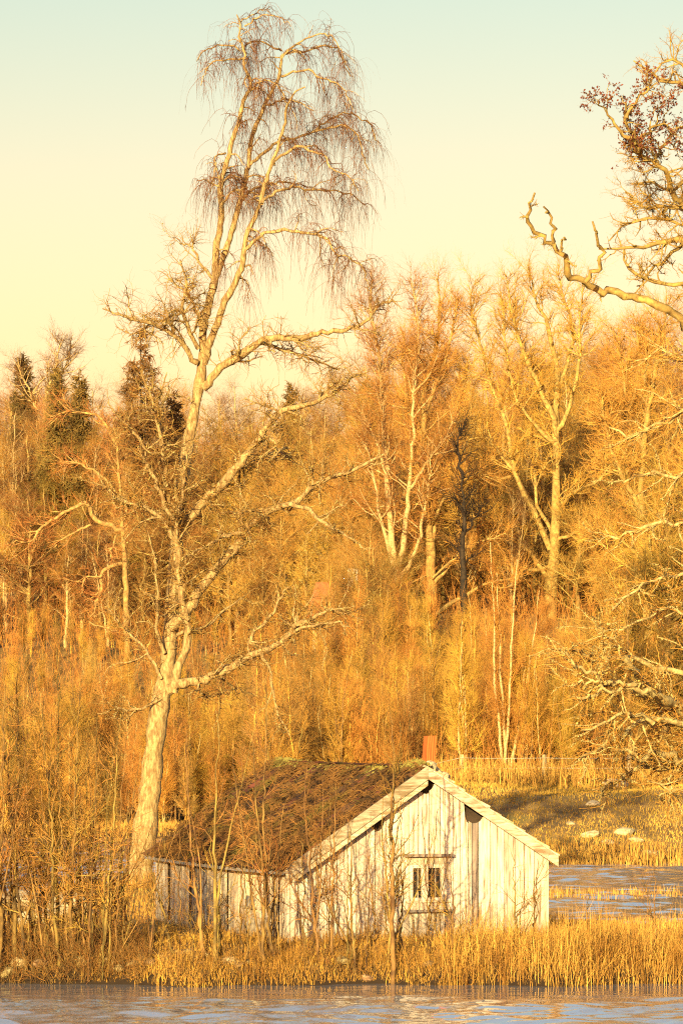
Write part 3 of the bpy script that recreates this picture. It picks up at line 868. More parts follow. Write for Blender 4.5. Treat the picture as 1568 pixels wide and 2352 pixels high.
o = obj('lichen', tuft_mesh('lichen', lich - base, 0.022, M['lichen'], g), hero); o['kind'] = 'stuff'

# --- the oak that reaches in from the right
D1 = 112.0
otr = [limb([(1790, 2090, 70), (1765, 1900, 55), (1740, 1600, 48), (1720, 1200, 42), (1700, 900, 36), (1680, 640, 26), (1660, 430, 18), (1640, 250, 10), (1630, 120, 5)], D1 + 2, D1 + 2.5, 50, 0.05)]
up = [
    ([(1704, 960), (1640, 830), (1568, 740), (1501, 696), (1421, 672), (1365, 666), (1341, 644), (1309, 632), (1297, 600), (1273, 564), (1245, 540), (1217, 524), (1209, 508), (1217, 480), (1217, 464), (1229, 440)], 11.5, 2.4, 2, -1),
    ([(1345, 646), (1373, 612), (1379, 572), (1371, 540), (1357, 512)], 6, 2.5, 0, -1), ([(1269, 560), (1271, 516), (1257, 492), (1249, 475)], 4.5, 2, -.5, -1.2), ([(1284, 578), (1290, 560), (1298, 548)], 3, 2, -.3, -.6),
    ([(1680, 640), (1620, 560), (1568, 476), (1545, 436), (1533, 408), (1501, 372), (1461, 348), (1457, 316), (1437, 280), (1437, 244)], 9, 2.4, 2, -1.5),
    ([(1690, 700), (1620, 570), (1568, 552), (1501, 564), (1473, 568), (1421, 568), (1381, 576)], 9, 2, 2, 1), ([(1680, 620), (1620, 500), (1568, 484), (1533, 476), (1481, 476), (1453, 464), (1429, 440)], 7, 1.8, 2, 4),
    ([(1700, 800), (1640, 690), (1568, 656), (1501, 640), (1445, 616), (1429, 580)], 8, 2, 2, 3), ([(1650, 400), (1610, 250), (1568, 192), (1521, 188), (1481, 160), (1457, 136)], 7, 1.6, 2.4, 3.5), ([(1640, 330), (1600, 190), (1560, 150), (1520, 150), (1480, 190)], 5, 1.4, 2.4, 1.5), ([(1668, 560), (1620, 470), (1560, 510), (1490, 500), (1430, 520), (1400, 550)], 6, 1.6, 2.4, 4),
    ([(1461, 348), (1490, 300), (1520, 290), (1560, 300)], 5, 1.6, -.8, 0), ([(1457, 330), (1420, 300), (1400, 260), (1370, 232)], 5, 1.6, -1, -2), ([(1437, 270), (1460, 230), (1490, 200), (1490, 185)], 4, 1.4, -1.4, -1), ([(1500, 372), (1530, 330), (1568, 330)], 4, 1.5, 0, 1),
    ([(1568, 552), (1520, 600), (1480, 640), (1470, 660)], 5, 1.6, 2, 3.2), ([(1660, 440), (1600, 400), (1540, 440), (1500, 420), (1460, 420)], 6, 1.6, 2.4, 4)]
dn = [
    ([(1745, 1760), (1650, 1690), (1568, 1629), (1531, 1609), (1501, 1589), (1467, 1559), (1451, 1543), (1430, 1515)], 16, 4, 2, -3), ([(1490, 1583), (1441, 1586), (1388, 1591), (1321, 1606)], 7, 2, -2, -3.5), ([(1458, 1573), (1404, 1564), (1378, 1561), (1338, 1533), (1324, 1526), (1300, 1500)], 6, 1.8, -2.4, -4), ([(1378, 1563), (1301, 1573)], 3.5, 1.6, -3, -3.4),
    ([(1735, 1500), (1640, 1540), (1560, 1545), (1488, 1526), (1424, 1509), (1364, 1506), (1334, 1496), (1278, 1489)], 9, 2, 2, -2), ([(1424, 1509), (1401, 1463), (1371, 1439), (1358, 1419)], 5, 1.8, -.8, -2),
    ([(1745, 1780), (1640, 1690), (1548, 1659), (1468, 1666), (1421, 1689), (1368, 1713), (1330, 1740)], 9, 2, 2, -3), ([(1500, 1662), (1454, 1640), (1398, 1656), (1338, 1676)], 6, 1.8, -1, -3),
    ([(1750, 1800), (1650, 1770), (1568, 1753), (1538, 1729), (1498, 1733), (1478, 1743), (1441, 1726), (1408, 1721)], 11, 2.4, 2, -1.5), ([(1750, 1810), (1640, 1780), (1568, 1769), (1488, 1763), (1441, 1779), (1411, 1793), (1380, 1815)], 9, 2, 2, 0), ([(1560, 1765), (1530, 1800), (1510, 1830)], 5, 1.8, .8, 0),
    ([(1725, 1250), (1640, 1200), (1560, 1205), (1500, 1200), (1430, 1230), (1380, 1225)], 12, 2.5, 2, 3.5), ([(1722, 1300), (1620, 1330), (1540, 1320), (1460, 1350), (1400, 1400)], 9, 2.2, 2, -1), ([(1710, 1050), (1640, 1040), (1560, 1090), (1490, 1085), (1420, 1110)], 10, 2.4, 2, 0.5),
    ([(1708, 1000), (1620, 930), (1540, 960), (1460, 1000), (1400, 985)], 9, 2.2, 2, 4), ([(1730, 1400), (1620, 1420), (1520, 1400), (1440, 1440), (1370, 1450)], 8, 2, 2, 3), ([(1706, 900), (1640, 860), (1568, 830), (1510, 800), (1460, 830)], 8, 2, 2, 4)]
upL = [limb(taper(p, a, c), D1 + d0, D1 + d1, None, 0.05) for p, a, c, d0, d1 in up]
dnL = [limb(taper(p, a * (0.95 if p[-1][1] > 1460 else 0.62), c * (1.5 if p[-1][1] > 1460 else 1.0)), D1 + d0, D1 + d1, None, 0.06) for p, a, c, d0, d1 in dn]
g = np.random.default_rng(31)
usub = spawn(upL[:1], 12, (0.45, 1), (60, 18), (0.25, 0.7), 6, 0.4, 0.12, 0.03, 0.55, 0.4, g=g)
usub_b = spawn(upL[4:], 230, (0.3, 1), (55, 18), (0.5, 1.6), 6, 0.34, 0.10, 0.03, 0.55, 0.35, g=g)
utw = spawn([usub_b], 900, (0.2, 1), (50, 20), (0.25, 0.8), 5, 0.34, 0.06, 0.012, 0.6, 0.4, g=g)
utw2 = spawn([utw, usub_b], 4200, (0.3, 1), (50, 20), (0.12, 0.4), 3, 0.3, 0.06, 0.007, 0.7, 0.5, g=g)
utw3 = spawn([usub], 110, (0.1, 1), (55, 20), (0.1, 0.3), 3, 0.35, 0.08, 0.010, 0.6, 0.5, g=g)
dsub = spawn(dnL, 300, (0.15, 1), (42, 16), (0.6, 2.2), 7, 0.22, 0.0, 0.035, 0.55, 0.3, g=g)
dtw = spawn([dsub] + dnL, 2100, (0.15, 1), (42, 20), (0.4, 1.3), 5, 0.22, 0.0, 0.015, 0.6, 0.35, g=g)
dtw2 = spawn([dtw, dsub], 5000, (0.15, 1), (50, 24), (0.15, 0.5), 3, 0.3, 0.02, 0.008, 0.7, 0.4, g=g)
leafy = [usub_b] + [x for x in upL[9:13]]
sel = lambda grp, f: (grp[0][f(grp[0])], grp[1][f(grp[0])])
inred = lambda a: (a[:, 0, 2] > P(0, 350, D1)[2]) & (a[:, 0, 2] < P(0, 170, D1)[2]) & (a[:, 0, 0] < P(1580, 0, D1)[0])
redtw = [sel(utw, inred), sel(utw2, inred)]
base = P(1790, 2080, D1 + 2); base[2] = gz(base[0], base[1]) - 0.3
lp = spawn(dnL + [dsub, dsub], 5000, (0.2, 1), (80, 15), (0.02, 0.08), 2, 0.2, 0, g=g)[0][:, 1]
lp2 = spawn(upL[:4] + [usub], 420, (0.3, 1), (80, 15), (0.01, 0.06), 2, 0.2, 0, g=g)[0][:, 1]
tree_obj('lichened_oak', base, otr, upL + [usub, usub_b], [utw, utw2, utw3, dtw2], (M['oak'], M['oak'], M['twig_gold']),
         'large crooked oak with lichened limbs reaching in from the right edge', 'tree', None, (12, 7, 3),
         [('withered_leaves', leaves_mesh('withered_leaves', redtw, 2600, 0.075, M['leaf'], g)), ('brown_leaves', leaves_mesh('brown_leaves', [dtw2], 1500, 0.055, M['leaf_brown'], g)), ('lichen', tuft_mesh('lichen', np.concatenate([lp, lp2]), 0.024, M['lichen'], g))])

oak_r = [o for o in SC.objects if o.name == 'lichened_oak'][0]
obj('lower_limbs', tube_mesh('lower_limbs', [(shift(dnL, base), 8, M['limb_pale']), (shift([dsub], base), 5, M['limb_pale']), (shift([dtw], base), 3, M['twig_gold'])]), oak_r)


# --- generic winter trees, for copying
def winter_tree(name, seed, h, kind, mats, label, group, loc=(0, 0, 0)):
    g = np.random.default_rng(seed)
    n = 26
    t_ = np.linspace(0, 1, n)
    if kind == 'oak':
        hx = np.cumsum(g.normal(0, 0.05, (n, 2)), 0) * h / 18
        tr_ = np.concatenate([hx, (t_ * h * 0.85)[:, None]], 1); r0 = h * 0.014
        R = r0 * (1 - 0.9 * t_ ** 0.9) + 0.012; R[0] *= 1.4
        T = [(tr_[None], R[None])]
        l1 = spawn(T, 30, (0.06, 0.95), (56, 14), (0.5, 1.8), 9, 0.13, 0.06, 0.11, 0.62, 0.22, lpar=0.46, taper_t=0.5, g=g)
        l2 = spawn([l1, T[0]], 190, (0.2, 1), (46, 14), (0.5, 1.5), 7, 0.18, 0.09, 0.04, 0.6, 0.3, lpar=0.12, taper_t=0.4, g=g)
        l3 = spawn([l2, l1], 1000, (0.2, 1), (44, 16), (0.5, 1.4), 5, 0.26, 0.08, 0.025, 0.6, 0.35, taper_t=0.3, g=g)
        tw = spawn([l3, l2], 7500, (0.2, 1), (42, 18), (0.3, 0.95), 3, 0.2, 0.06, 0.016, 0.7, 0.4, taper_t=0.2, g=g)
    elif kind == 'birch':
        hx = np.cumsum(g.normal(0, 0.035, (n, 2)), 0) * h / 15
        tr_ = np.concatenate([hx, (t_ * h * 0.95)[:, None]], 1); r0 = h * 0.0115
        R = r0 * (1 - 0.93 * t_) + 0.008
        T = [(tr_[None], R[None])]
        if seed % 2:
            s2 = tr_.copy(); lean = g.normal(0, 0.12, 2) + np.array([0.1, 0])
            s2[:, :2] += np.outer(t_, lean) * h * 0.6; s2[:, 2] *= 0.9
            T.append((s2[None], R[None] * 0.75))
        l1 = spawn(T, 46, (0.25, 0.98), (36, 9), (0.4, 1.2), 7, 0.13, 0.16, 0.05, 0.6, 0.25, lpar=0.20, taper_t=0.6, g=g)
        l2 = spawn([l1], 260, (0.2, 1), (36, 12), (0.5, 1.3), 5, 0.18, 0.10, 0.02, 0.6, 0.35, taper_t=0.4, g=g)
        l3 = spawn([l2, l1], 1200, (0.2, 1), (40, 14), (0.4, 1.1), 4, 0.2, 0.03, 0.013, 0.65, 0.4, taper_t=0.3, g=g)
        tw = spawn([l3, l2], 5200, (0.2, 1), (38, 16), (0.3, 0.9), 3, 0.2, -0.05, 0.013, 0.7, 0.4, taper_t=0.2, g=g)
    else:                                                   # thicket sapling: one to three whippy stems
        T = []
        for k in range(2 + seed % 3):
            hx = np.cumsum(g.normal(0, 0.03, (n, 2)), 0) + np.outer(t_, g.normal(0, 0.05, 2) * h) + g.normal(0, 0.12, 2)
            hh = h * (1 if k == 0 else g.uniform(0.7, 0.95))
            T.append((np.concatenate([hx, (t_ * hh)[:, None]], 1)[None], (0.058 * h / 8 * (1 - 0.85 * t_) + 0.008)[None]))
        l1 = spawn(T, 80, (0.15, 1), (34, 10), (0.6, 2.0), 6, 0.09, 0.12, 0.022, 0.6, 0.3, lpar=0.05, taper_t=0.6, g=g)
        l2 = spawn([l1], 420, (0.15, 1), (38, 12), (0.35, 1.0), 4, 0.18, 0.08, 0.014, 0.65, 0.4, taper_t=0.3, g=g)
        l3 = spawn([l2, l1], 2300, (0.15, 1), (34, 12), (0.3, 0.9), 3, 0.14, 0.06, 0.0115, 0.7, 0.4, taper_t=0.2, g=g)
        tw = None
    br = [l1, l2] if kind != 'thicket' else [l1]
    twg = [l3, tw] if tw is not None else [l2, l3]
    r = tag(empty(name, loc), label, 'tree' if kind != 'thicket' else 'sapling', group)
    obj('trunk', tube_mesh('trunk', [(T, 9 if kind == 'oak' else 7, mats[0])]), r)
    obj('crown', tube_mesh('crown', [(br, 4, mats[1]), (twg, 3, mats[2])]), r)
    r['height'] = h
    return r


PARK = []          # first of each kind is placed like every copy


def place(proto, x, y, h, rz=None, label=None, group=None, wide=1.0):
    s = h / proto['height']
    loc = (x, y, gz(x, y) - 0.08)
    if proto.name not in PARK:
        PARK.append(proto.name); o = proto
        o.location = loc; o.rotation_euler = (0, 0, rz if rz is not None else R2.random() * 6.28); o.scale = (s * wide, s * wide, s)
    else:
        o = copy_tree(proto, loc, rz if rz is not None else R2.random() * 6.28, s * wide, s)
    if label: o['label'] = label
    if group: o['group'] = group
    return o


GW = 'bare trees in the wood on the hillside'
oaks = [winter_tree('bare_oak', 100 + i, 17, 'oak', (M['oak'], M['oak'], M['twig_gold'] if i % 2 else M['twig']), 'bare broad-crowned oak standing in the hillside wood', GW) for i in range(5)]
birches = [winter_tree('bare_birch', 200 + i, 15, 'birch', (M['birch'], M['birch'], M['twig_red'] if i % 2 else M['twig_orange']), 'slender bare birch with reddish twigs in the hillside wood', 'birches in the hillside wood') for i in range(4)]
GT = 'saplings of the thicket at the foot of the wood'
thick = [winter_tree('thicket_sapling', 300 + i, 8, 'thicket', (M['limb_pale'] if i % 3 == 0 else M['twig_gold'] if i % 3 == 1 else M['sapling'], (M['twig_orange'], M['twig_gold'], M['twig_olive'], M['twig'])[i % 4], (M['twig_orange'], M['twig_gold'], M['twig_orange'], M['twig_olive'])[i % 4]), 'thin leafless sapling crowded in the orange thicket below the wood', GT) for i in range(8)]


def where(px):
    for lim, txt in ((230, 'near the left edge'), (430, 'behind the old birch trunk'), (830, 'between the old birch and the twin birch'), (1040, 'around the twin birch and grey oak'), (1240, 'between the black trunk and the forked oak'), (1420, 'right of the forked oak'), (9999, 'by the right edge')):
        if px < lim: return txt


def top_h(px, py, d):
    """height of a tree at depth d whose top shows at row py"""
    x = (px - CX) * d / F
    return x, H - (py - YH) * d / F - gz(x, d)


# fill of the wood, far rows first
SKY_X = [-400, 0, 90, 190, 240, 330, 420, 560, 780, 860, 960, 1060, 1160, 1300, 1420, 1568, 1900]  
SKY_Y = [800, 815, 800, 870, 845, 840, 845, 860, 840, 745, 735, 745, 715, 715, 680, 655, 640]
R3 = random.Random(5)
for row, (d, npx, dy) in enumerate([(318, 32, 10), (302, 32, 30), (286, 30, 70), (272, 28, 130), (260, 26, 200), (250, 22, 270), (243, 18, 340)]):
    for k in range(npx):
        px = -120 + 1820 * (k + R3.uniform(0.1, 0.9)) / npx
        dd = d + R3.uniform(-8, 8)
        py = np.interp(px, SKY_X, SKY_Y) + dy + R3.uniform(-10, 70)
        x, h = top_h(px, py, dd)
        pool = birches if R3.random() < (0.55 if px < 500 else 0.35) else oaks
        o = place(R3.choice(pool), x, dd, max(h, 5), wide=R3.uniform(1.0, 1.4))
        tier = 'on the wooded skyline' if row < 2 else 'midway up the wood' if row < 5 else 'low in the wood'
        o['label'] = ('slender bare birch ' if pool is birches else 'bare twiggy oak ') + tier + ', ' + where(px)
        o['group'] = ('birches ' if pool is birches else 'oaks ') + tier + ', ' + where(px)

# thicket: rows of saplings along the foot of the wood
for row, (d, npx, pytop) in enumerate([(224, 56, 1390), (216, 58, 1425), (208, 58, 1460), (200, 58, 1510), (191, 58, 1560)]):
    for k in range(npx):
        px = -120 + 1700 * (k + R3.uniform(0.0, 1.0)) / npx
        dd = d + R3.uniform(-4, 4) + (12 if px < 620 else 0)
        py = pytop + R3.uniform(-40, 90) + (60 if px < 620 else 0) + (120 if px > 1330 else 0)
        x, h = top_h(px, py, dd)
        h = max(h, 3.0)
        o = place(R3.choice(thick), x, dd, h, wide=R3.uniform(0.9, 1.25))
        band = 'front of the thicket' if row >= 3 else 'back of the thicket'
        o['label'] = ('golden' if px < 620 else 'orange') + ' leafless sapling, ' + band + ', ' + where(px)
        o['group'] = 'saplings ' + band + ', ' + where(px)


# taller saplings in front of the far cottage
for k in range(22):
    px = 745 + 240 * (k + R3.random()) / 22; dd = 221 + R3.uniform(-3, 5)
    x, h = top_h(px, R3.uniform(1290, 1400), dd)
    o = place(R3.choice(thick), x, dd, h, wide=R3.uniform(0.7, 0.95))
    o['label'] = 'tall slim leafless sapling screening the far cottage behind the thicket'
    o['group'] = 'saplings screening the far cottage'


for (px, pt, dd, lab) in ((1440, 1220, 181, 'low spreading pale oak behind the fence, left of the two taller ones'), (1525, 960, 184, 'pale twiggy oak behind the fence near the right edge'), (1610, 830, 187, 'tall pale twiggy oak behind the fence at the very right edge')):
    x, h = top_h(px, pt, dd)
    o = place(oaks[1] if pt < 900 else oaks[3], x, dd, h, wide=0.85)
    o['label'] = lab; o['group'] = 'oaks behind the fence'
for k in range(8):
    px = 765 + 170 * (k + R3.random()) / 8; dd = 226 + R3.uniform(-2, 2)
    x, h = top_h(px, R3.uniform(1190, 1280), dd)
    o = place(R3.choice(oaks), x, dd, h, wide=R3.uniform(0.8, 1.0))
    o['label'] = 'low bushy bare oak standing close before the far cottage'
    o['group'] = 'low oaks before the far cottage'


# --- trees of the wood that can be told apart: traced stems
def traced_tree(name, d, stems_, base_px, mats, label, n2=110, n3=1500, n4=10000, seed=0, ln=(0.9, 3.0), rs=1.0, cat='tree'):
    g = np.random.default_rng(seed)
    Ls = [limb(taper(p, a, min(c, 1.3)), d + z0, d + z1, None, 0.05, rs * 0.85) for p, a, c, z0, z1 in stems_]
    l2 = spawn(Ls, n2, (0.25, 1), (52, 15), ln, 7, 0.16, 0.06, 0.05, 0.6, 0.3, lpar=0.06, taper_t=0.4, g=g)
    l2t = spawn(Ls, n2, (0.6, 1), (40, 14), (1.0, 3.0), 7, 0.14, 0.10, 0.035, 0.7, 0.3, taper_t=0.45, g=g)
    l2 = (np.concatenate([l2[0], l2t[0]]), np.concatenate([l2[1], l2t[1]]))
    l3 = spawn([l2] + Ls[1:], n3, (0.25, 1), (46, 16), (0.6, 1.9), 5, 0.25, 0.1, 0.026, 0.6, 0.35, taper_t=0.3, g=g)
    tw = spawn([l3, l2], n4, (0.2, 1), (42, 18), (0.3, 0.95), 3, 0.22, 0.08, 0.013, 0.7, 0.4, taper_t=0.2, g=g)
    base = P(*base_px, d); zg = gz(base[0], base[1]); base[2] = zg - 0.1
    tops = Ls[0]
    foot = np.array([[base[0], base[1], zg - 0.1], list(tops[0][0, 0])]); 
    if foot[1, 2] - foot[0, 2] > 0.3:                     # carry the trunk down to the ground
        ft = np.linspace(foot[0], foot[1], 5); Rf = np.full(5, tops[1][0, 0]); Rf[0] *= 1.3
        Ls[0] = (np.concatenate([ft[None, :-1], tops[0]], 1), np.concatenate([Rf[None, :-1], tops[1]], 1))
    return tree_obj(name, base, Ls[:1], Ls[1:] + [l2], [l3, tw], mats, label, cat, None, (10, 6, 3))


T2 = 240
traced_tree('twin_birch', T2, [
    ([(911, 1440), (904, 1319), (898, 1229), (892, 1124), (884, 1034), (882, 960), (875, 870), (866, 790), (850, 700), (856, 640)], 11, 2, 0, 1),
    ([(908, 1330), (925, 1259), (931, 1199), (937, 1139), (943, 1064), (947, 1019), (950, 900), (960, 800), (955, 700), (938, 640)], 9, 2, 0, -1),
    ([(910, 1350), (943, 1289), (964, 1229), (976, 1154), (985, 1118), (990, 1040)], 7, 2, 0, -2), ([(943, 1121), (970, 1076), (1006, 1025), (1040, 970)], 5, 1.5, -.5, -2), ([(903, 1300), (870, 1170), (850, 1050), (825, 940)], 6, 1.6, 0, 2), ([(890, 1110), (868, 1020), (840, 960)], 4, 1.4, 0, -1)],
    (911, 1440), (M['birch'], M['birch'], M['twig']), 'pale forked birch rising above the thicket left of the dark trunk', seed=401)
traced_tree('grey_oak', T2, [
    ([(991, 1440), (991, 1349), (988, 1259), (984, 1199), (978, 1100), (972, 1000), (975, 900), (1000, 800), (1010, 700), (1005, 640)], 16, 2.2, 0, 0),
    ([(995, 1340), (1039, 1289), (1069, 1259), (1114, 1241), (1160, 1225)], 7, 1.8, 0, -2.5), ([(1000, 1412), (1054, 1376), (1099, 1349), (1156, 1331), (1200, 1325)], 7, 1.8, -.3, -3), ([(988, 1260), (1003, 1180), (1010, 1100), (1030, 1000), (1060, 900), (1075, 820)], 7, 1.8, 0, 2),
    ([(980, 1120), (950, 1030), (940, 930), (925, 840), (930, 760)], 6, 1.8, 0, 2), ([(985, 1215), (1030, 1130), (1070, 1100), (1120, 1095)], 5, 1.6, 0, -2), ([(990, 1330), (1040, 1283), (1090, 1284)], 3.5, 1.3, -.5, -2), ([(975, 950), (1010, 860), (1040, 760), (1050, 690)], 5, 1.6, 0, -1)],
    (991, 1440), (M['oak'], M['oak'], M['twig_gold']), 'straight grey-gold oak trunk just left of the black trunk', seed=402)
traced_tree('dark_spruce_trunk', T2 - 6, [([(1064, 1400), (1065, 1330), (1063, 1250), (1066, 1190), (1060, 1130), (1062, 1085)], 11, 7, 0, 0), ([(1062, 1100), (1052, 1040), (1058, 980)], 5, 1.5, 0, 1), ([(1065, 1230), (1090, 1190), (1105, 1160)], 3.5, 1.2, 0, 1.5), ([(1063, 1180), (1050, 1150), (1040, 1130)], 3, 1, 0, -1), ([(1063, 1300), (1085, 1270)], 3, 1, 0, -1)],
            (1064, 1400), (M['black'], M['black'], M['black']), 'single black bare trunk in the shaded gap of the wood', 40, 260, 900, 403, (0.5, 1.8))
traced_tree('forked_oak', T2 + 2, [
    ([(1264, 1400), (1268, 1320), (1273, 1205), (1276, 1105), (1276, 975), (1279, 855), (1258, 755), (1236, 705), (1215, 620)], 18, 1.4, 0, 0),
    ([(1274, 1000), (1264, 945), (1214, 840), (1190, 770), (1170, 700), (1160, 630)], 9, 2, 0, -2), ([(1276, 990), (1299, 955), (1329, 840), (1331, 735), (1340, 640)], 8, 2, 0, -1.5), ([(1262, 1260), (1249, 1230), (1214, 1155), (1179, 1080), (1164, 990), (1134, 905), (1105, 800), (1080, 700), (1090, 640)], 10, 2, 0, -2.5),
    ([(1278, 1160), (1310, 1135), (1374, 1100), (1420, 1040)], 8, 2, 0, 2), ([(1274, 1240), (1330, 1220), (1380, 1190)], 6, 1.8, 0, -2), ([(1180, 1080), (1120, 1015), (1090, 975), (1060, 960)], 5, 1.6, -1, -2.5), ([(1170, 1095), (1130, 1100), (1080, 1105), (1040, 1130)], 5, 1.5, -1, -3),
    ([(1262, 1330), (1215, 1270), (1160, 1220), (1100, 1190), (1050, 1180)], 8, 1.8, 0, -3), ([(1264, 1300), (1200, 1310), (1140, 1300), (1090, 1270)], 6, 1.6, 0, -2), ([(1270, 1230), (1238, 1170), (1228, 1080), (1240, 960), (1230, 880), (1195, 790)], 6, 1.6, 0, 3), ([(1268, 1015), (1225, 975), (1184, 915), (1168, 837), (1157, 759), (1150, 670)], 6, 1.6, 0, -1.5), ([(1278, 900), (1310, 800), (1300, 700), (1280, 630)], 6, 1.6, 0, 2)],
    (1262, 1400), (M['oak'], M['oak'], M['twig_gold']), 'big oak forking high into many upright limbs, behind the thicket right of centre', 170, 2200, 15000, 404)
traced_tree('arching_oak', 233, [
    ([(293, 1460), (290, 1380), (288, 1300), (284, 1230), (280, 1190), (276, 1120), (270, 1040), (262, 960)], 9, 2, 0, 0),
    ([(284, 1222), (265, 1210), (225, 1197), (210, 1180), (200, 1160), (162, 1170), (125, 1192), (95, 1210), (82, 1235), (70, 1245), (32, 1247), (10, 1270)], 8, 1.8, 0, -2), ([(290, 1290), (250, 1302), (232, 1322), (232, 1355), (220, 1390), (222, 1397), (212, 1412), (202, 1425)], 6, 2, 0, -1.5), ([(205, 1428), (230, 1440), (270, 1448)], 3, 1.3, -1.5, -1.8),
    ([(280, 1200), (320, 1150), (350, 1130)], 4, 1.4, 0, 1), ([(278, 1150), (240, 1100), (190, 1070), (140, 1060)], 5, 1.4, 0, 1.5), ([(268, 1020), (230, 960), (180, 945), (120, 955)], 5, 1.4, 0, -1), ([(232, 1325), (195, 1330), (188, 1365)], 3, 1.3, -.8, -1.4), ([(210, 1205), (185, 1215), (150, 1235), (120, 1260)], 4, 1.4, -.5, 0), ([(266, 1230), (255, 1270), (266, 1285)], 3, 1.4, 0, -.8)],
    (293, 1460), (M['oak'], M['oak'], M['twig']), 'contorted oak with low arching limbs left of the old birch', 60, 420, 2200, 405, (0.4, 1.2))
traced_tree('yellow_lichen_oak', T2 - 6, [
    ([(1490, 1450), (1485, 1300), (1470, 1150), (1480, 1000), (1500, 880), (1520, 780), (1530, 700)], 14, 2.5, 0, 0), ([(1478, 1180), (1420, 1080), (1390, 980), (1380, 900)], 8, 2, 0, -2), ([(1480, 1050), (1440, 950), (1430, 850), (1410, 760)], 7, 2, 0, 1), ([(1480, 1250), (1540, 1150), (1580, 1050)], 7, 2, 0, -1), ([(1484, 1290), (1420, 1240), (1360, 1220)], 6, 2, 0, -3), ([(1487, 1360), (1430, 1330), (1370, 1330)], 5, 1.6, 0, -2), ([(1500, 900), (1470, 830), (1460, 750)], 5, 1.6, 0, 1)],
    (1490, 1450), (M['oak'], M['oak'], M['twig_gold']), 'dense twiggy golden oak in the wood near the right edge', 170, 2000, 14000, 406)
traced_tree('white_stemmed_birch', 300, [([(95, 1180), (92, 1060), (100, 970), (108, 900), (112, 830)], 3.2, 1.2, 0, 0), ([(98, 985), (80, 930), (60, 880), (40, 840)], 4, 1.3, 0, -1), ([(102, 960), (135, 900), (150, 840), (165, 790)], 4, 1.3, 0, 1), ([(108, 910), (125, 850), (135, 780)], 3, 1.2, 0, -1)],
            (96, 1420), (M['birch'], M['birch'], M['twig_red']), 'pale many-stemmed birch against the sky at the left edge', 60, 380, 2400, 407)
pale = [(1166, 1805, 1240), (1178, 1800, 1400), (1196, 1800, 1500), (1204, 1795, 1470), (1218, 1798, 1560), (1112, 1800, 1540), (1066, 1800, 1420), (1290, 1790, 1560)]
for i, (px, pb, pt) in enumerate(pale):
    d = 188 + (i % 3)
    x, h = top_h(px, pt, d)
    r = winter_tree('pale_aspen', 500 + i, h, 'thicket', (M['birch'], M['twig_orange'], M['twig_orange']), ('tall pale aspen stem, leftmost and tallest of the close pale cluster', 'pale aspen just right of the tallest one in the cluster', 'middle pale aspen of the close cluster above the meadow', 'pale aspen pressed against the middle one of the cluster', 'short pale aspen at the right end of the cluster', 'single pale aspen standing left of the pale cluster', 'pale aspen rising just right of the cottage flue', 'lone pale aspen far right of the cluster, behind the fence')[i], 'pale aspens at the thicket edge')
    r.location = (x, d, gz(x, d) - 0.1); r['category'] = 'tree'


# --- spruces on the left skyline
def spruce(name, px, pytop, d, wid, label, seed):
    g = np.random.default_rng(seed)
    x, h = top_h(px, pytop, d)
    n = 14; t_ = np.linspace(0, 1, n)
    T = (np.stack([0 * t_, 0 * t_, t_ * h], 1)[None], (0.22 * (1 - 0.95 * t_) + 0.01)[None])
    N = 380
    tt = 0.1 + 0.9 * g.random(N); az = g.random(N) * 6.28
    L = wid * (1 - tt) ** 0.8 * (0.6 + 0.5 * g.random(N)) + 0.15
    d0 = np.stack([np.cos(az), np.sin(az), 0 * az], 1)
    s = np.linspace(0, 1, 5)
    Pn = np.stack([0 * tt, 0 * tt, tt * h], 1)[:, None] + d0[:, None] * (L[:, None] * s)[:, :, None]
    Pn[:, :, 2] += L[:, None] * (-0.35 * s + 0.25 * s ** 2)
    R = 0.03 * (1 - 0.8 * s)[None] * np.ones((N, 1))
    side_ = spawn([(Pn, R)], 5200, (0.15, 1), (60, 15), (0.3, 0.9), 3, 0.15, -0.12, 0.045, 3.0, 0.3, taper_t=0.3, g=g)
    side_ = (side_[0], np.maximum(side_[1], 0.012) * np.array([[1.0, 1.2, 0.4]]))
    tw = spawn([side_], 9000, (0.1, 1), (50, 15), (0.15, 0.45), 2, 0.15, -0.1, 0.03, 2.0, 0.3, g=g)
    r = tag(empty(name, (x, d, gz(x, d) - 0.1)), label, 'tree')
    obj('trunk', tube_mesh('trunk', [([T], 7, M['black'])]), r)
    obj('crown', tube_mesh('crown', [([(Pn, R)], 3, M['twig']), ([side_, tw], 3, M['needle'])]), r)


spruce('spruce', 324, 738, 262, 5.2, 'tallest dark spruce, its pointed top showing left of the old birch', 1)
spruce('spruce', 132, 838, 275, 3.4, 'small dark spruce on the skyline near the left edge', 2)
spruce('spruce', 182, 846, 290, 3.4, 'greenish spruce on the skyline between the pale birch and the tall spruce', 3)
spruce('spruce', 55, 812, 300, 3.0, 'broad reddish spruce on the skyline behind the pale birch', 4)
spruce('spruce', 400, 900, 270, 3.0, 'shorter spruce close on the right of the tallest spruce', 5)
spruce('spruce', 840, 870, 300, 2.8, 'far spruce low on the skyline behind the forked birch', 6)
spruce('spruce', 670, 880, 300, 2.6, 'far spruce low on the skyline below the old birch crown', 7)


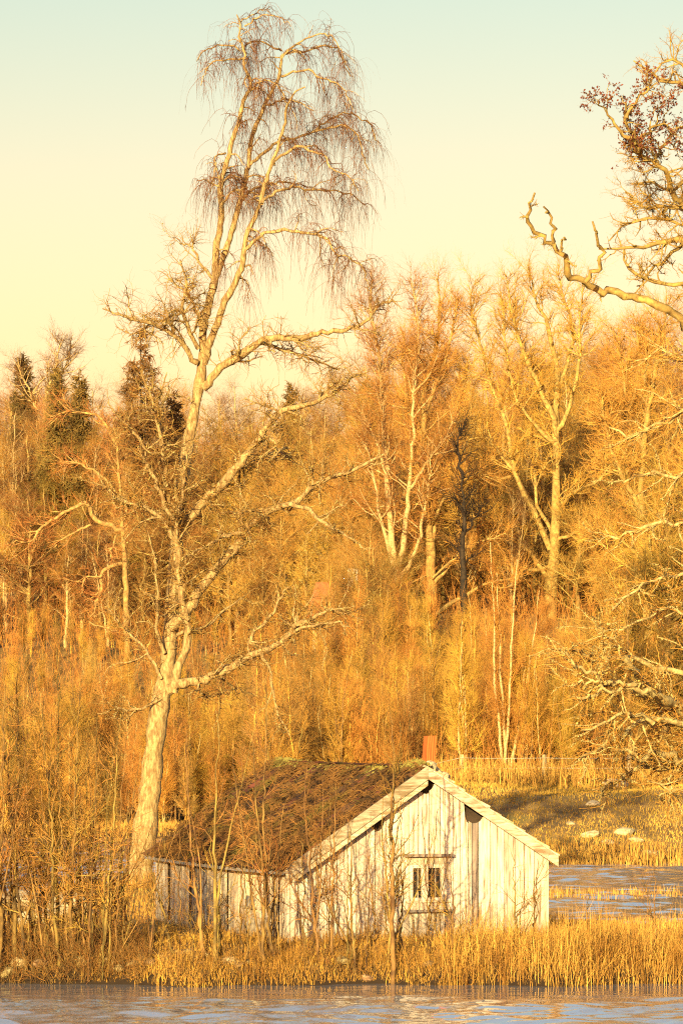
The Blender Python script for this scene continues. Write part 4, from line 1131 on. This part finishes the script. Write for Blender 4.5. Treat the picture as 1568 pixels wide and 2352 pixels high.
# --- far cottage among the trees
hx, hd = (835 - CX) * 232 / F, 232
far = tag(empty('far_cottage', (hx, hd, gz(hx, hd) - 0.2), math.radians(-12)), 'whitewashed cottage with a red tiled roof half hidden behind the thicket', 'cottage')
poly_obj('wall', *prism([(-2.6, 0), (2.6, 0), (2.6, 2.4), (-2.6, 2.4)], -2.2, 2.2), M['white'], far)
Vr = [(-2.9, -2.55, 2.3), (2.9, -2.55, 2.3), (2.9, 0, 4.3), (-2.9, 0, 4.3), (2.9, 2.55, 2.3), (-2.9, 2.55, 2.3)]
Vr += [(x, y_, z + 0.12) for x, y_, z in Vr]
froof = poly_obj('roof', Vr, [(0, 3, 2, 1), (3, 5, 4, 2), (6, 7, 8, 9), (9, 8, 10, 11), (0, 1, 7, 6), (1, 2, 8, 7), (2, 4, 10, 8), (4, 5, 11, 10), (5, 3, 9, 11), (3, 0, 6, 9)], M['redtile'], far)
poly_obj('chimney', *box_vf(-0.9, -0.3, -0.35, 0.25, 3.8, 5.2), M['white'], froof)
for x0 in (-1.8, 0.9):
    fw = poly_obj('window', *multi([box_vf(x0, x0 + 0.07, -2.25, -2.203, 0.9, 1.9), box_vf(x0 + 0.83, x0 + 0.9, -2.25, -2.203, 0.9, 1.9), box_vf(x0 + 0.07, x0 + 0.83, -2.25, -2.203, 0.9, 0.97), box_vf(x0 + 0.07, x0 + 0.83, -2.25, -2.203, 1.83, 1.9)]), M['white'], far)
    poly_obj('pane', *box_vf(x0 + 0.07, x0 + 0.83, -2.225, -2.203, 0.97, 1.83), M['glass'], fw)


# ------------------------------------------------------------------ saplings on the near shore
def sapling(pts, r0, d, label, seed, group, dens=1.0, lean=0.0):
    g = np.random.default_rng(seed)
    pts = [tuple(p) for p in pts]
    L_s = limb(taper(pts, r0, 0.7), d, d + lean, 26, 0.018)
    hgt = L_s[0][0, -1, 2] - L_s[0][0, 0, 2]
    n1 = int(9 * hgt * dens)
    T = [L_s]
    if g.random() < 0.45:
        T.append(tuple(spawn([L_s], 1, (0.05, 0.25), (12, 4), (hgt * 0.7, hgt * 0.8), 20, 0.05, 0.05, 0.03, 0.75, 0.15, taper_t=0, g=g)))
    l1 = spawn(T, n1, (0.24, 0.99), (46, 12), (0.5, 1.5), 7, 0.15, 0.09, 0.016, 0.55, 0.3, lpar=0.03, taper_t=0.62, g=g)
    l2 = spawn([l1], n1 * 5, (0.15, 1), (42, 14), (0.25, 0.8), 5, 0.2, 0.04, 0.008, 0.6, 0.45, taper_t=0.35, g=g)
    l3 = spawn([l2, l1], n1 * 11, (0.2, 1), (42, 16), (0.1, 0.35), 3, 0.22, 0.04, 0.0055, 0.7, 0.5, taper_t=0.2, g=g)
    base = P(*pts[0], d); base[2] = gz(base[0], base[1]) - 0.05
    # stand the stem on the real ground
    dz = base[2] - L_s[0][0, 0, 2]
    k = np.linspace(1, 0, 26)[None, :, None] ** 2
    T[0] = (L_s[0] + k * np.array([0, 0, dz]), L_s[1])
    return tree_obj('alder_sapling', base, T, [l1], [l2, l3], (M['sapling'], M['sapling'], M['twig'] if seed % 3 else M['twig_gold']), label, 'sapling', group, (7, 4, 3))


GS1, GS2, GS3 = 'alder saplings at the water left of the cottage', 'alder saplings before the cottage', 'small saplings in the reeds'
NEARLAB = [
    'straight alder stem hugging the left edge at the water', 'upright sapling with a thick stem before the broad pale boulder', 'sapling leaning strongly left before the broad pale boulder', 'short thin shoot between the leaning sapling and the bent one',
    'long sapling bent left at the foot, right of the short thin shoot', 'low sapling leaning left behind the long bent one', 'tall sapling bowed left in front of the rounded pale boulder', 'tallest straight dark stem of the left thicket, behind the bowed one',
    'stout straight sapling right of the rounded boulder at the water', 'sapling leaning left close behind the stout straight one', 'thin upright sapling between the stout one and the twisted one', 'gently twisted sapling left of the right-leaning stem',
    'sapling leaning clearly right, last tall stem of the left thicket', 'thin sapling leaning left across the foot of the right-leaning stem', 'thin right-bending sapling standing back on the bank by the grey boulder', 'thin straight sapling standing back on the bank near the left edge',
    'slim sapling standing back on the bank right of the boulders', 'alder sapling just beyond the left edge of the view', 'alder sapling farther out beyond the left edge of the view', 'short thin sapling below the trunk of the old birch',
    'sapling leaning left across the far corner of the side wall', 'short shoot before the far end of the side wall', 'slender sapling leaning left before the grey door', 'straight stout sapling right of the grey door, up over the roof', 'thin sapling leaning left beside the straight stout one',
    'straight sapling before the blocked window of the side wall', 'tall sapling leaning left across the blocked window and the roof', 'sapling leaning right from the foot of the blocked window', 'thin sapling before the middle of the side wall']
near = [
    # left thicket at the water
    ([(2, 2258), (4, 2050), (6, 1850), (10, 1640), (12, 1520)], 5.0, 1, 86.6), ([(36, 2252), (34, 2050), (38, 1900), (42, 1700), (40, 1540)], 5.5, 1, 86.8), ([(60, 2252), (46, 2100), (34, 1950), (24, 1830), (14, 1700)], 4.6, 1, 86.5), ([(79, 2255), (80, 2100), (78, 1950), (92, 1800)], 3, 1, 87.2),
    ([(106, 2252), (92, 2130), (82, 2020), (70, 1930), (60, 1800), (55, 1660)], 4.2, 1, 86.6), ([(124, 2250), (108, 2170), (100, 2050), (84, 1960)], 3.2, 1, 87.4), ([(136, 2254), (128, 2150), (120, 2000), (118, 1880), (104, 1720), (100, 1600)], 4.8, 1, 86.4), ([(132, 2230), (131, 2040), (130, 1950), (137, 1850), (134, 1700), (132, 1480)], 5.4, 1, 87.3),
    ([(166, 2255), (164, 2120), (168, 2000), (174, 1880), (178, 1700), (186, 1560)], 5.4, 1, 86.5), ([(174, 2256), (168, 2150), (162, 2020), (150, 1900), (140, 1790)], 4, 1, 87.5), ([(204, 2252), (206, 2150), (200, 2050), (208, 1900), (204, 1720)], 3.4, 1, 87), ([(216, 2258), (212, 2140), (210, 2050), (216, 1900), (222, 1760), (224, 1640)], 4.4, 1, 86.5),
    ([(226, 2250), (240, 2180), (248, 2080), (256, 1980), (264, 1860), (268, 1740), (274, 1640)], 4.6, 1, 86.5), ([(246, 2258), (240, 2170), (232, 2060), (230, 1950), (218, 1850)], 3.6, 1, 87.2), ([(88, 2240), (96, 2100), (110, 1980), (112, 1850), (120, 1700)], 3.4, 1, 88.2), ([(20, 2240), (24, 2100), (26, 1960), (30, 1800)], 3.2, 1, 88.4), ([(190, 2240), (184, 2100), (190, 1950), (200, 1820), (196, 1700)], 3.4, 1, 88.3), ([(-30, 2256), (-28, 2050), (-20, 1850), (-22, 1650)], 4.5, 1, 86.6), ([(-60, 2256), (-64, 2050), (-50, 1850), (-52, 1700)], 4.5, 1, 86.8),
    ([(290, 2256), (284, 2150), (280, 2040), (268, 1940)], 2.8, 1, 86.9),
    # before the side wall
    ([(400, 2256), (386, 2160), (368, 2080), (350, 2010), (332, 1950)], 3.8, 2, 86.5), ([(394, 2256), (380, 2130), (372, 2060)], 2.6, 2, 87.2), ([(476, 2256), (462, 2170), (450, 2060), (442, 1980), (436, 1880), (430, 1780), (424, 1680)], 4.6, 2, 86.5), ([(493, 2258), (494, 2150), (496, 2040), (494, 1960), (496, 1860), (500, 1720), (502, 1600)], 5.2, 2, 86.4), ([(508, 2256), (504, 2130), (490, 2000), (480, 1900)], 3.4, 2, 87),
    ([(606, 2260), (604, 2140), (612, 2040), (606, 1920), (606, 1800), (610, 1690), (612, 1580)], 5.2, 2, 86.4), ([(632, 2258), (620, 2180), (614, 2100), (604, 2000), (592, 1900), (584, 1800), (580, 1690)], 5, 2, 86.5), ([(620, 2258), (624, 2150), (632, 2030), (640, 1950), (650, 1850)], 3.8, 2, 87), ([(560, 2256), (552, 2150), (556, 2040), (560, 1940), (556, 1850)], 3, 2, 87.2)]
for i, (pts, r0, gi, d) in enumerate(near):
    sapling(pts, r0, d, NEARLAB[i], 600 + i, (GS1, GS2)[gi - 1], 0.82 if gi == 1 else 0.34, R2.uniform(-0.4, 0.6))
solo = [
    ([(735, 2258), (722, 2150), (716, 2050), (708, 1950), (700, 1850), (704, 1760)], 4.0, 86.5, 'leafless alder sapling leaning left before the gable corner'),
    ([(764, 2258), (762, 2140), (764, 2020), (768, 1900), (772, 1800)], 3.6, 86.7, 'straight thin alder sapling before the left half of the gable'),
    ([(818, 2258), (810, 2160), (804, 2050), (808, 1960), (800, 1880)], 4.0, 86.5, 'leafless sapling branching low before the left part of the gable'),
    ([(902, 2262), (900, 2130), (902, 2000), (898, 1900), (902, 1800), (904, 1720), (896, 1640)], 6.5, 86.3, 'tallest dark alder sapling before the gable, left of the window'),
    ([(890, 2258), (896, 2150), (888, 2020), (878, 1920), (880, 1830)], 4.0, 86.7, 'pale-lit sapling close beside the tallest dark one before the gable'),
    ([(1040, 2260), (1036, 2160), (1040, 2080), (1034, 2010)], 4.4, 86.5, 'slender low alder sapling just right of the gable window'),
    ([(922, 2258), (918, 2160), (926, 2060), (930, 1980)], 3.0, 87.0, 'short thin sapling just left of the gable window'),
    ([(1186, 2258), (1184, 2160), (1180, 2060), (1178, 1960)], 3.4, 86.6, 'bushy dark sapling in the reeds before the right part of the gable'),
    ([(1220, 2256), (1226, 2140), (1230, 2040), (1236, 1970)], 2.8, 87.2, 'thin sapling in the reeds below the right eave corner'),
    ([(1504, 2180), (1502, 2090), (1500, 1990)], 2.6, 88.0, 'small bare bush standing in the reeds near the right edge'),
    ([(1350, 2200), (1346, 2120), (1352, 2050)], 2.2, 87.6, 'low thin shoot in the reeds right of the cottage'),
    ([(1060, 2256), (1056, 2170), (1064, 2090)], 2.6, 86.8, 'short sapling in the reeds under the grey stained plank')]
for i, (pts, r0, d, lab) in enumerate(solo):
    sapling(pts, r0, d, lab, 700 + i, None, 0.5, R2.uniform(-0.3, 0.5))

for i in range(20):
    px = 320 + 700 * (i + R2.random()) / 20; dd = R2.uniform(86.3, 87.6); tp = R2.uniform(1800, 2040); ln_ = R2.uniform(-36, 30)
    sapling([(px, 2255), (px + ln_ * 0.2, 2170), (px + ln_ * 0.5, 2255 - (2255 - tp) * 0.6), (px + ln_, tp)], R2.uniform(1.9, 2.9), dd, 'thin upright shoot among the stems at the water before the cottage', 800 + i, 'thin shoots at the water before the cottage', 0.26, R2.uniform(-0.3, 0.4))
for i in range(24):
    px = -20 + 330 * (i + R2.random()) / 24; dd = R2.uniform(86.1, 87.8); tp = R2.uniform(1640, 1960); ln_ = R2.uniform(-40, 34)
    sapling([(px, 2256), (px + ln_ * 0.2, 2150), (px + ln_ * 0.5, 2256 - (2256 - tp) * 0.6), (px + ln_, tp)], R2.uniform(2.2, 3.4), dd, 'thin dark shoot among the alder stems at the water on the left', 830 + i, 'thin dark shoots at the water on the left', 0.24, R2.uniform(-0.3, 0.4))

# undershoots at the waterline and round the cottage: brush nobody could count
g = np.random.default_rng(77)
N = 3000
bx = np.where(g.random(N) < 0.6, -10.5 + 6.2 * g.random(N), -9 + 16 * g.random(N)); by = shore(bx) - 0.1 + g.random(N) ** 1.6 * np.where(bx < -4.5, 3.0, 1.1)
bz = ground_z(bx, by)
dirn = nrm(np.stack([g.normal(0, 0.35, N), g.normal(0, 0.25, N) - 0.1, np.ones(N)], 1)); L = (0.35 + 0.9 * g.random(N) ** 2) * np.where(bx < -4.5, 1.0, 0.75)
s = np.linspace(0, 1, 5)
Pn = np.stack([bx, by, bz - 0.03], 1)[:, None] + dirn[:, None] * (L[:, None] * s)[:, :, None] + np.cumsum(g.normal(0, 0.03, (N, 5, 3)), 1) * s[None, :, None]
br = (Pn, (0.004 + 0.007 * g.random((N, 1))) * (1 - 0.75 * s)[None])
b2 = spawn([br], 10000, (0.2, 1), (48, 16), (0.15, 0.55), 3, 0.2, 0.03, 0.006, 0.7, 0.5, g=g)
tag(obj('shore_brush', tube_mesh('shore_brush', [([br], 3, M['sapling']), ([b2], 3, M['twig'])])), 'tangle of thin shoots along the waterline', None, None, 'stuff')

# brush on the wooded slope
N = 9000
bx = -24 + 50 * g.random(N); by = 186 + 120 * g.random(N) ** 1.3
bx *= by / 215.0
ok = ground_z(bx, by) > 0.4
bx, by = bx[ok], by[ok]; N = len(bx)
bz = ground_z(bx, by)
dirn = nrm(np.stack([g.normal(0, 0.3, N), g.normal(0, 0.3, N), np.ones(N)], 1)); L = 1.2 + 2.8 * g.random(N)
Pn = np.stack([bx, by, bz - 0.05], 1)[:, None] + dirn[:, None] * (L[:, None] * s)[:, :, None] + np.cumsum(g.normal(0, 0.06, (N, 5, 3)), 1) * s[None, :, None]
br = (Pn, (0.012 + 0.012 * g.random((N, 1))) * (1 - 0.75 * s)[None])
b2 = spawn([br], 26000, (0.15, 1), (45, 16), (0.4, 1.3), 3, 0.2, 0.03, 0.012, 0.7, 0.5, g=g)
tag(obj('wood_undergrowth', tube_mesh('wood_undergrowth', [([br], 3, M['twig_orange']), ([b2], 3, M['twig'])])), 'undergrowth of bare brush under the trees', None, None, 'stuff')


# ------------------------------------------------------------------ grass and reeds
def blades(name, x, y, hmin, hmax, wd, mat, label, seed, lean=0.25, sink=0.02, clump=0.0):
    g = np.random.default_rng(seed)
    N = len(x)
    z = ground_z(x, y) - sink
    Lb = (hmin + (hmax - hmin) * g.random(N))
    if clump:
        Lb *= 0.65 + 0.5 * (0.5 + 0.5 * np.sin(x * clump + 2 * np.sin(y * clump * 0.8)))
    az = g.random(N) * 6.28
    ln = np.abs(g.normal(0, lean, N))
    dirx, diry = np.cos(az) * ln, np.sin(az) * ln
    fa = g.random(N) * 3.14
    wx, wy = np.cos(fa) * wd * (0.6 + 0.8 * g.random(N)), np.sin(fa) * wd
    V = np.zeros((N, 7, 3))
    for k, (t_, ww) in enumerate(((0, 1.0), (0.4, 0.8), (0.75, 0.5))):
        cx = x + dirx * Lb * t_ ** 1.8; cy = y + diry * Lb * t_ ** 1.8; cz = z + Lb * t_ * (1 - 0.25 * ln * t_)
        V[:, 2 * k] = np.stack([cx - wx * ww, cy - wy * ww, cz], 1)
        V[:, 2 * k + 1] = np.stack([cx + wx * ww, cy + wy * ww, cz], 1)
    V[:, 6] = np.stack([x + dirx * Lb, y + diry * Lb, z + Lb * (1 - 0.3 * ln)], 1)
    i = np.arange(N)[:, None] * 7
    qd = np.concatenate([i + np.array([[0, 1, 3, 2]]), i + np.array([[2, 3, 5, 4]])])
    tr_ = i + np.array([[4, 5, 6]])
    return tag(obj(name, mesh_np(name, V.reshape(-1, 3), [qd, tr_], [mat])), label, None, None, 'stuff')


g = np.random.default_rng(91)


def scatter(N, x0, x1, y0f, y1f, p=1.0, zmin=0.02, not_house=False):
    x = x0 + (x1 - x0) * g.random(N)
    a, b_ = y0f(x), y1f(x)
    y = a + (b_ - a) * g.random(N) ** p
    ok = ground_z(x, y) > zmin
    if not_house:
        c, s_ = math.cos(math.radians(20)), math.sin(math.radians(20))
        lx, ly = x + 1.19, y - 90.0
        u_, v_ = lx * c + ly * s_, -lx * s_ + ly * c
        ok &= ~((u_ > -0.02) & (u_ < W_) & (v_ > 0.0) & (v_ < L_))
    return x[ok], y[ok]


cst = lambda v: (lambda x: np.full_like(x, v))
x, y = scatter(9000, 2.2, 11.5, lambda x: shore(x) - 0.2, lambda x: shore(x) + 2.2, 1.0, -0.3, True)
blades('reed_bed', x, y, 0.22, 1.38, 0.006, M['reed'], 'tall golden reeds along the right shore', 1, 0.42, clump=2.6)
x, y = scatter(3200, 2.2, 11.5, lambda x: shore(x), lambda x: shore(x) + 2.5, 1.0, -0.2, True)
blades('reed_bed', x, y, 0.5, 1.1, 0.006, M['twig_gold'], 'bent and broken stalks lying through the reeds', 33, 1.1, clump=1.2)
x, y = scatter(9000, 1.5, 13, cst(88), cst(101), 1.0, 0.0, True)
blades('reed_bed', x, y, 0.12, 0.36, 0.009, M['reed'], 'golden reeds beside and behind the cottage on the right', 2, 0.28, clump=1.3)
x, y = scatter(5200, -5.5, 2.6, lambda x: shore(x) - 0.15, lambda x: shore(x) + 1.0, 1.0, -0.1, True)
blades('bank_grass', x, y, 0.12, 0.48, 0.006, M['grass'], 'golden grass fringe at the waterline before the cottage', 32, 0.55, clump=2.7)
x, y = scatter(3500, -10.5, 3.5, lambda x: shore(x) - 0.1, lambda x: shore(x) + 1.2, 1.0, -0.05, True)
blades('bank_grass', x, y, 0.06, 0.32, 0.006, M['twig'], 'short brown tufts hanging over the waterline', 31, 0.8, clump=3.1)
x, y = scatter(17000, -10.5, 6.5, lambda x: shore(x) + 0.75, lambda x: shore(x) + 6, 1.1, 0.05, True)
blades('bank_grass', x, y, 0.10, 0.42, 0.008, M['grass'], 'dry tussocky grass on the bank before the cottage', 3, 0.5, clump=2.3)
x, y = scatter(11000, -13, 0, lambda x: shore(x) + 4, cst(114), 1.0, 0.05, True)
blades('bank_grass', x, y, 0.10, 0.32, 0.010, M['grass'], 'long dry grass on the bank left of the cottage', 4, 0.4, clump=0.9)
x, y = scatter(4000, -11, -1.5, cst(112), cst(124.5), 1.0, 0.02)
blades('bank_grass', x, y, 0.25, 0.7, 0.012, M['grass'], 'dry grass on the spit under the old birch', 5, 0.4, clump=0.9)
x, y = scatter(2600, 5, 16, cst(124), cst(131), 1.0, -0.1)
blades('water_reeds', x, y, 0.12, 0.45, 0.012, M['reed'], 'reeds standing between two bands of water on the right', 6, 0.25, clump=0.6)
x, y = scatter(52000, 4, 20, cst(152), cst(186), 1.0, 0.0)
blades('meadow_grass', x, y, 0.06, 0.24, 0.016, M['meadow'], 'short dry grass over the meadow hump on the right', 7, 0.55, clump=0.35)
x, y = scatter(4200, 3, 20, cst(153), cst(157.5), 1.0, -0.15)
blades('meadow_reeds', x, y, 0.3, 0.8, 0.016, M['reed'], 'reeds at the water foot of the meadow', 8, 0.25, clump=0.7)
x, y = scatter(9000, 3, 20, cst(171), cst(187), 1.0, 0.0)
blades('meadow_reeds', x, y, 0.5, 1.3, 0.017, M['reed'], 'tall pale grass at the thicket edge above the meadow', 9, 0.3, clump=0.4)
x, y = scatter(9000, -22, -2, cst(187), cst(201), 1.0, 0.0)
blades('far_marsh_grass', x, y, 0.2, 0.5, 0.018, M['reed'], 'golden marsh grass on the strip across the water left', 10, 0.35, clump=0.4)
x, y = scatter(12000, -24, 4, cst(205), cst(225), 1.0, 0.0)
blades('far_marsh_grass', x, y, 0.5, 1.5, 0.020, M['reed'], 'golden marsh grass before the left thicket', 11, 0.35, clump=0.3)

# ------------------------------------------------------------------ stones
pale_meshes = [rock_mesh('pale_boulder', 80 + i, M['pale_stone'], 2, 0.7) for i in range(6)]
stone_meshes = [rock_mesh('boulder', 60 + i, M['stone'], 2, 0.7) for i in range(6)]


def boulder(name, px, py, d, sx, sy, sz, label, group=None, k=0, dz=0.0):
    p = P(px, py, d); z = gz(p[0], d)
    o = obj(name, (stone_meshes if name == 'shore_stone' else pale_meshes)[k % 6], None, (p[0], d, z + sz * 0.25 + dz), (R2.uniform(-.2, .2), R2.uniform(-.2, .2), R2.random() * 6.28), (sx, sy, sz))
    return tag(o, label, 'stone', group)


boulder('boulder', 45, 2085, 105, 0.95, 0.8, 0.55, 'broad pale boulder on the bank at the left edge', None, 0, 0.1)
boulder('boulder', 165, 2095, 102, 0.75, 0.7, 0.62, 'rounded pale boulder standing right of the broad left-edge boulder', None, 1, 0.1)
boulder('boulder', 90, 2135, 98, 0.6, 0.5, 0.4, 'grey boulder in the grass in front of the two pale ones', None, 2)
for i, (px, d, s_) in enumerate([(305, 86.4, .22), (325, 86.7, .30), (345, 86.3, .20), (362, 86.8, .34), (385, 86.4, .25), (405, 86.9, .30), (425, 86.4, .22), (440, 86.7, .27), (458, 86.3, .18), (530, 86.5, .33), (548, 86.3, .2), (575, 86.7, .22), (690, 86.6, .26), (705, 86.4, .18), (672, 86.9, .22), (745, 86.6, .2), (785, 86.6, .24), (315, 87.6, .3), (350, 87.5, .36), (395, 87.6, .3), (430, 87.4, .3), (480, 87.2, .25), (20, 86.5, .26), (48, 86.7, .3), (95, 86.6, .26), (140, 86.9, .3), (190, 86.6, .28), (255, 86.7, .26), (275, 86.4, .2), (845, 86.5, .2), (985, 86.4, .22)]):
    boulder('shore_stone', px, 2250, d, s_ * 0.85, s_ * 0.8, s_ * 0.7, 'sunlit stone of the tumbled bank at the waterline', 'stones along the waterline', i)
for i, (px, py, d, s_, lab) in enumerate([(1420, 1822, 172, .85, 'largest pale boulder at the thicket edge above the meadow'), (1360, 1880, 164, .45, 'flat pale stone alone in the middle of the meadow'), (1352, 1920, 159, .55, 'pale stone low on the meadow, below the flat one'), (1430, 1915, 160, .65, 'wide bleached rock outcrop low on the right of the meadow'), (1460, 1925, 159, .5, 'small rock beside the wide bleached outcrop'), (1495, 1945, 157, .6, 'pale rock near the reeds at the meadow foot, right side'), (1395, 1935, 158, .4, 'small pale rock at the meadow foot left of the outcrop'), (1310, 1900, 161, .3, 'small stone on the left of the meadow')]):
    boulder('meadow_rock', px, py, d, s_ * 0.9, s_ * 0.75, s_ * 0.5, lab, None, i + 2, -0.12 * s_)

# ------------------------------------------------------------------ fence above the meadow
fd = 178.0
fz = lambda x: gz(x, fd)
fence = tag(empty('fence', (6, fd, fz(6))), 'wire fence on pale wooden posts above the meadow', 'fence')
fp = [(-1.5), 1.8, 5.4, 9.2, 13.0, 16.5]
for x in fp:
    v, f = box_vf(-0.07, 0.07, -0.07, 0.07, -0.4, 1.35)
    poly_obj('post', v, f, M['post'], fence, loc=(x - 6, 0, fz(x) - fz(6)), rot=(0, R2.uniform(-0.04, 0.04), R2.random()))
for hz in (1.2, 0.75):
    pts = []
    for a, c in zip(fp[:-1], fp[1:]):
        for t_ in np.linspace(0, 1, 8)[:-1]:
            pts.append([a + (c - a) * t_ - 6, -0.09, fz(a) * (1 - t_) + fz(c) * t_ - fz(6) + hz - 0.1 * t_ * (1 - t_)])
    pts = np.array(pts)
    obj('wire', tube_mesh('wire', [([(pts[None], np.full((1, len(pts)), 0.012))], 3, M['wire'])]), fence)
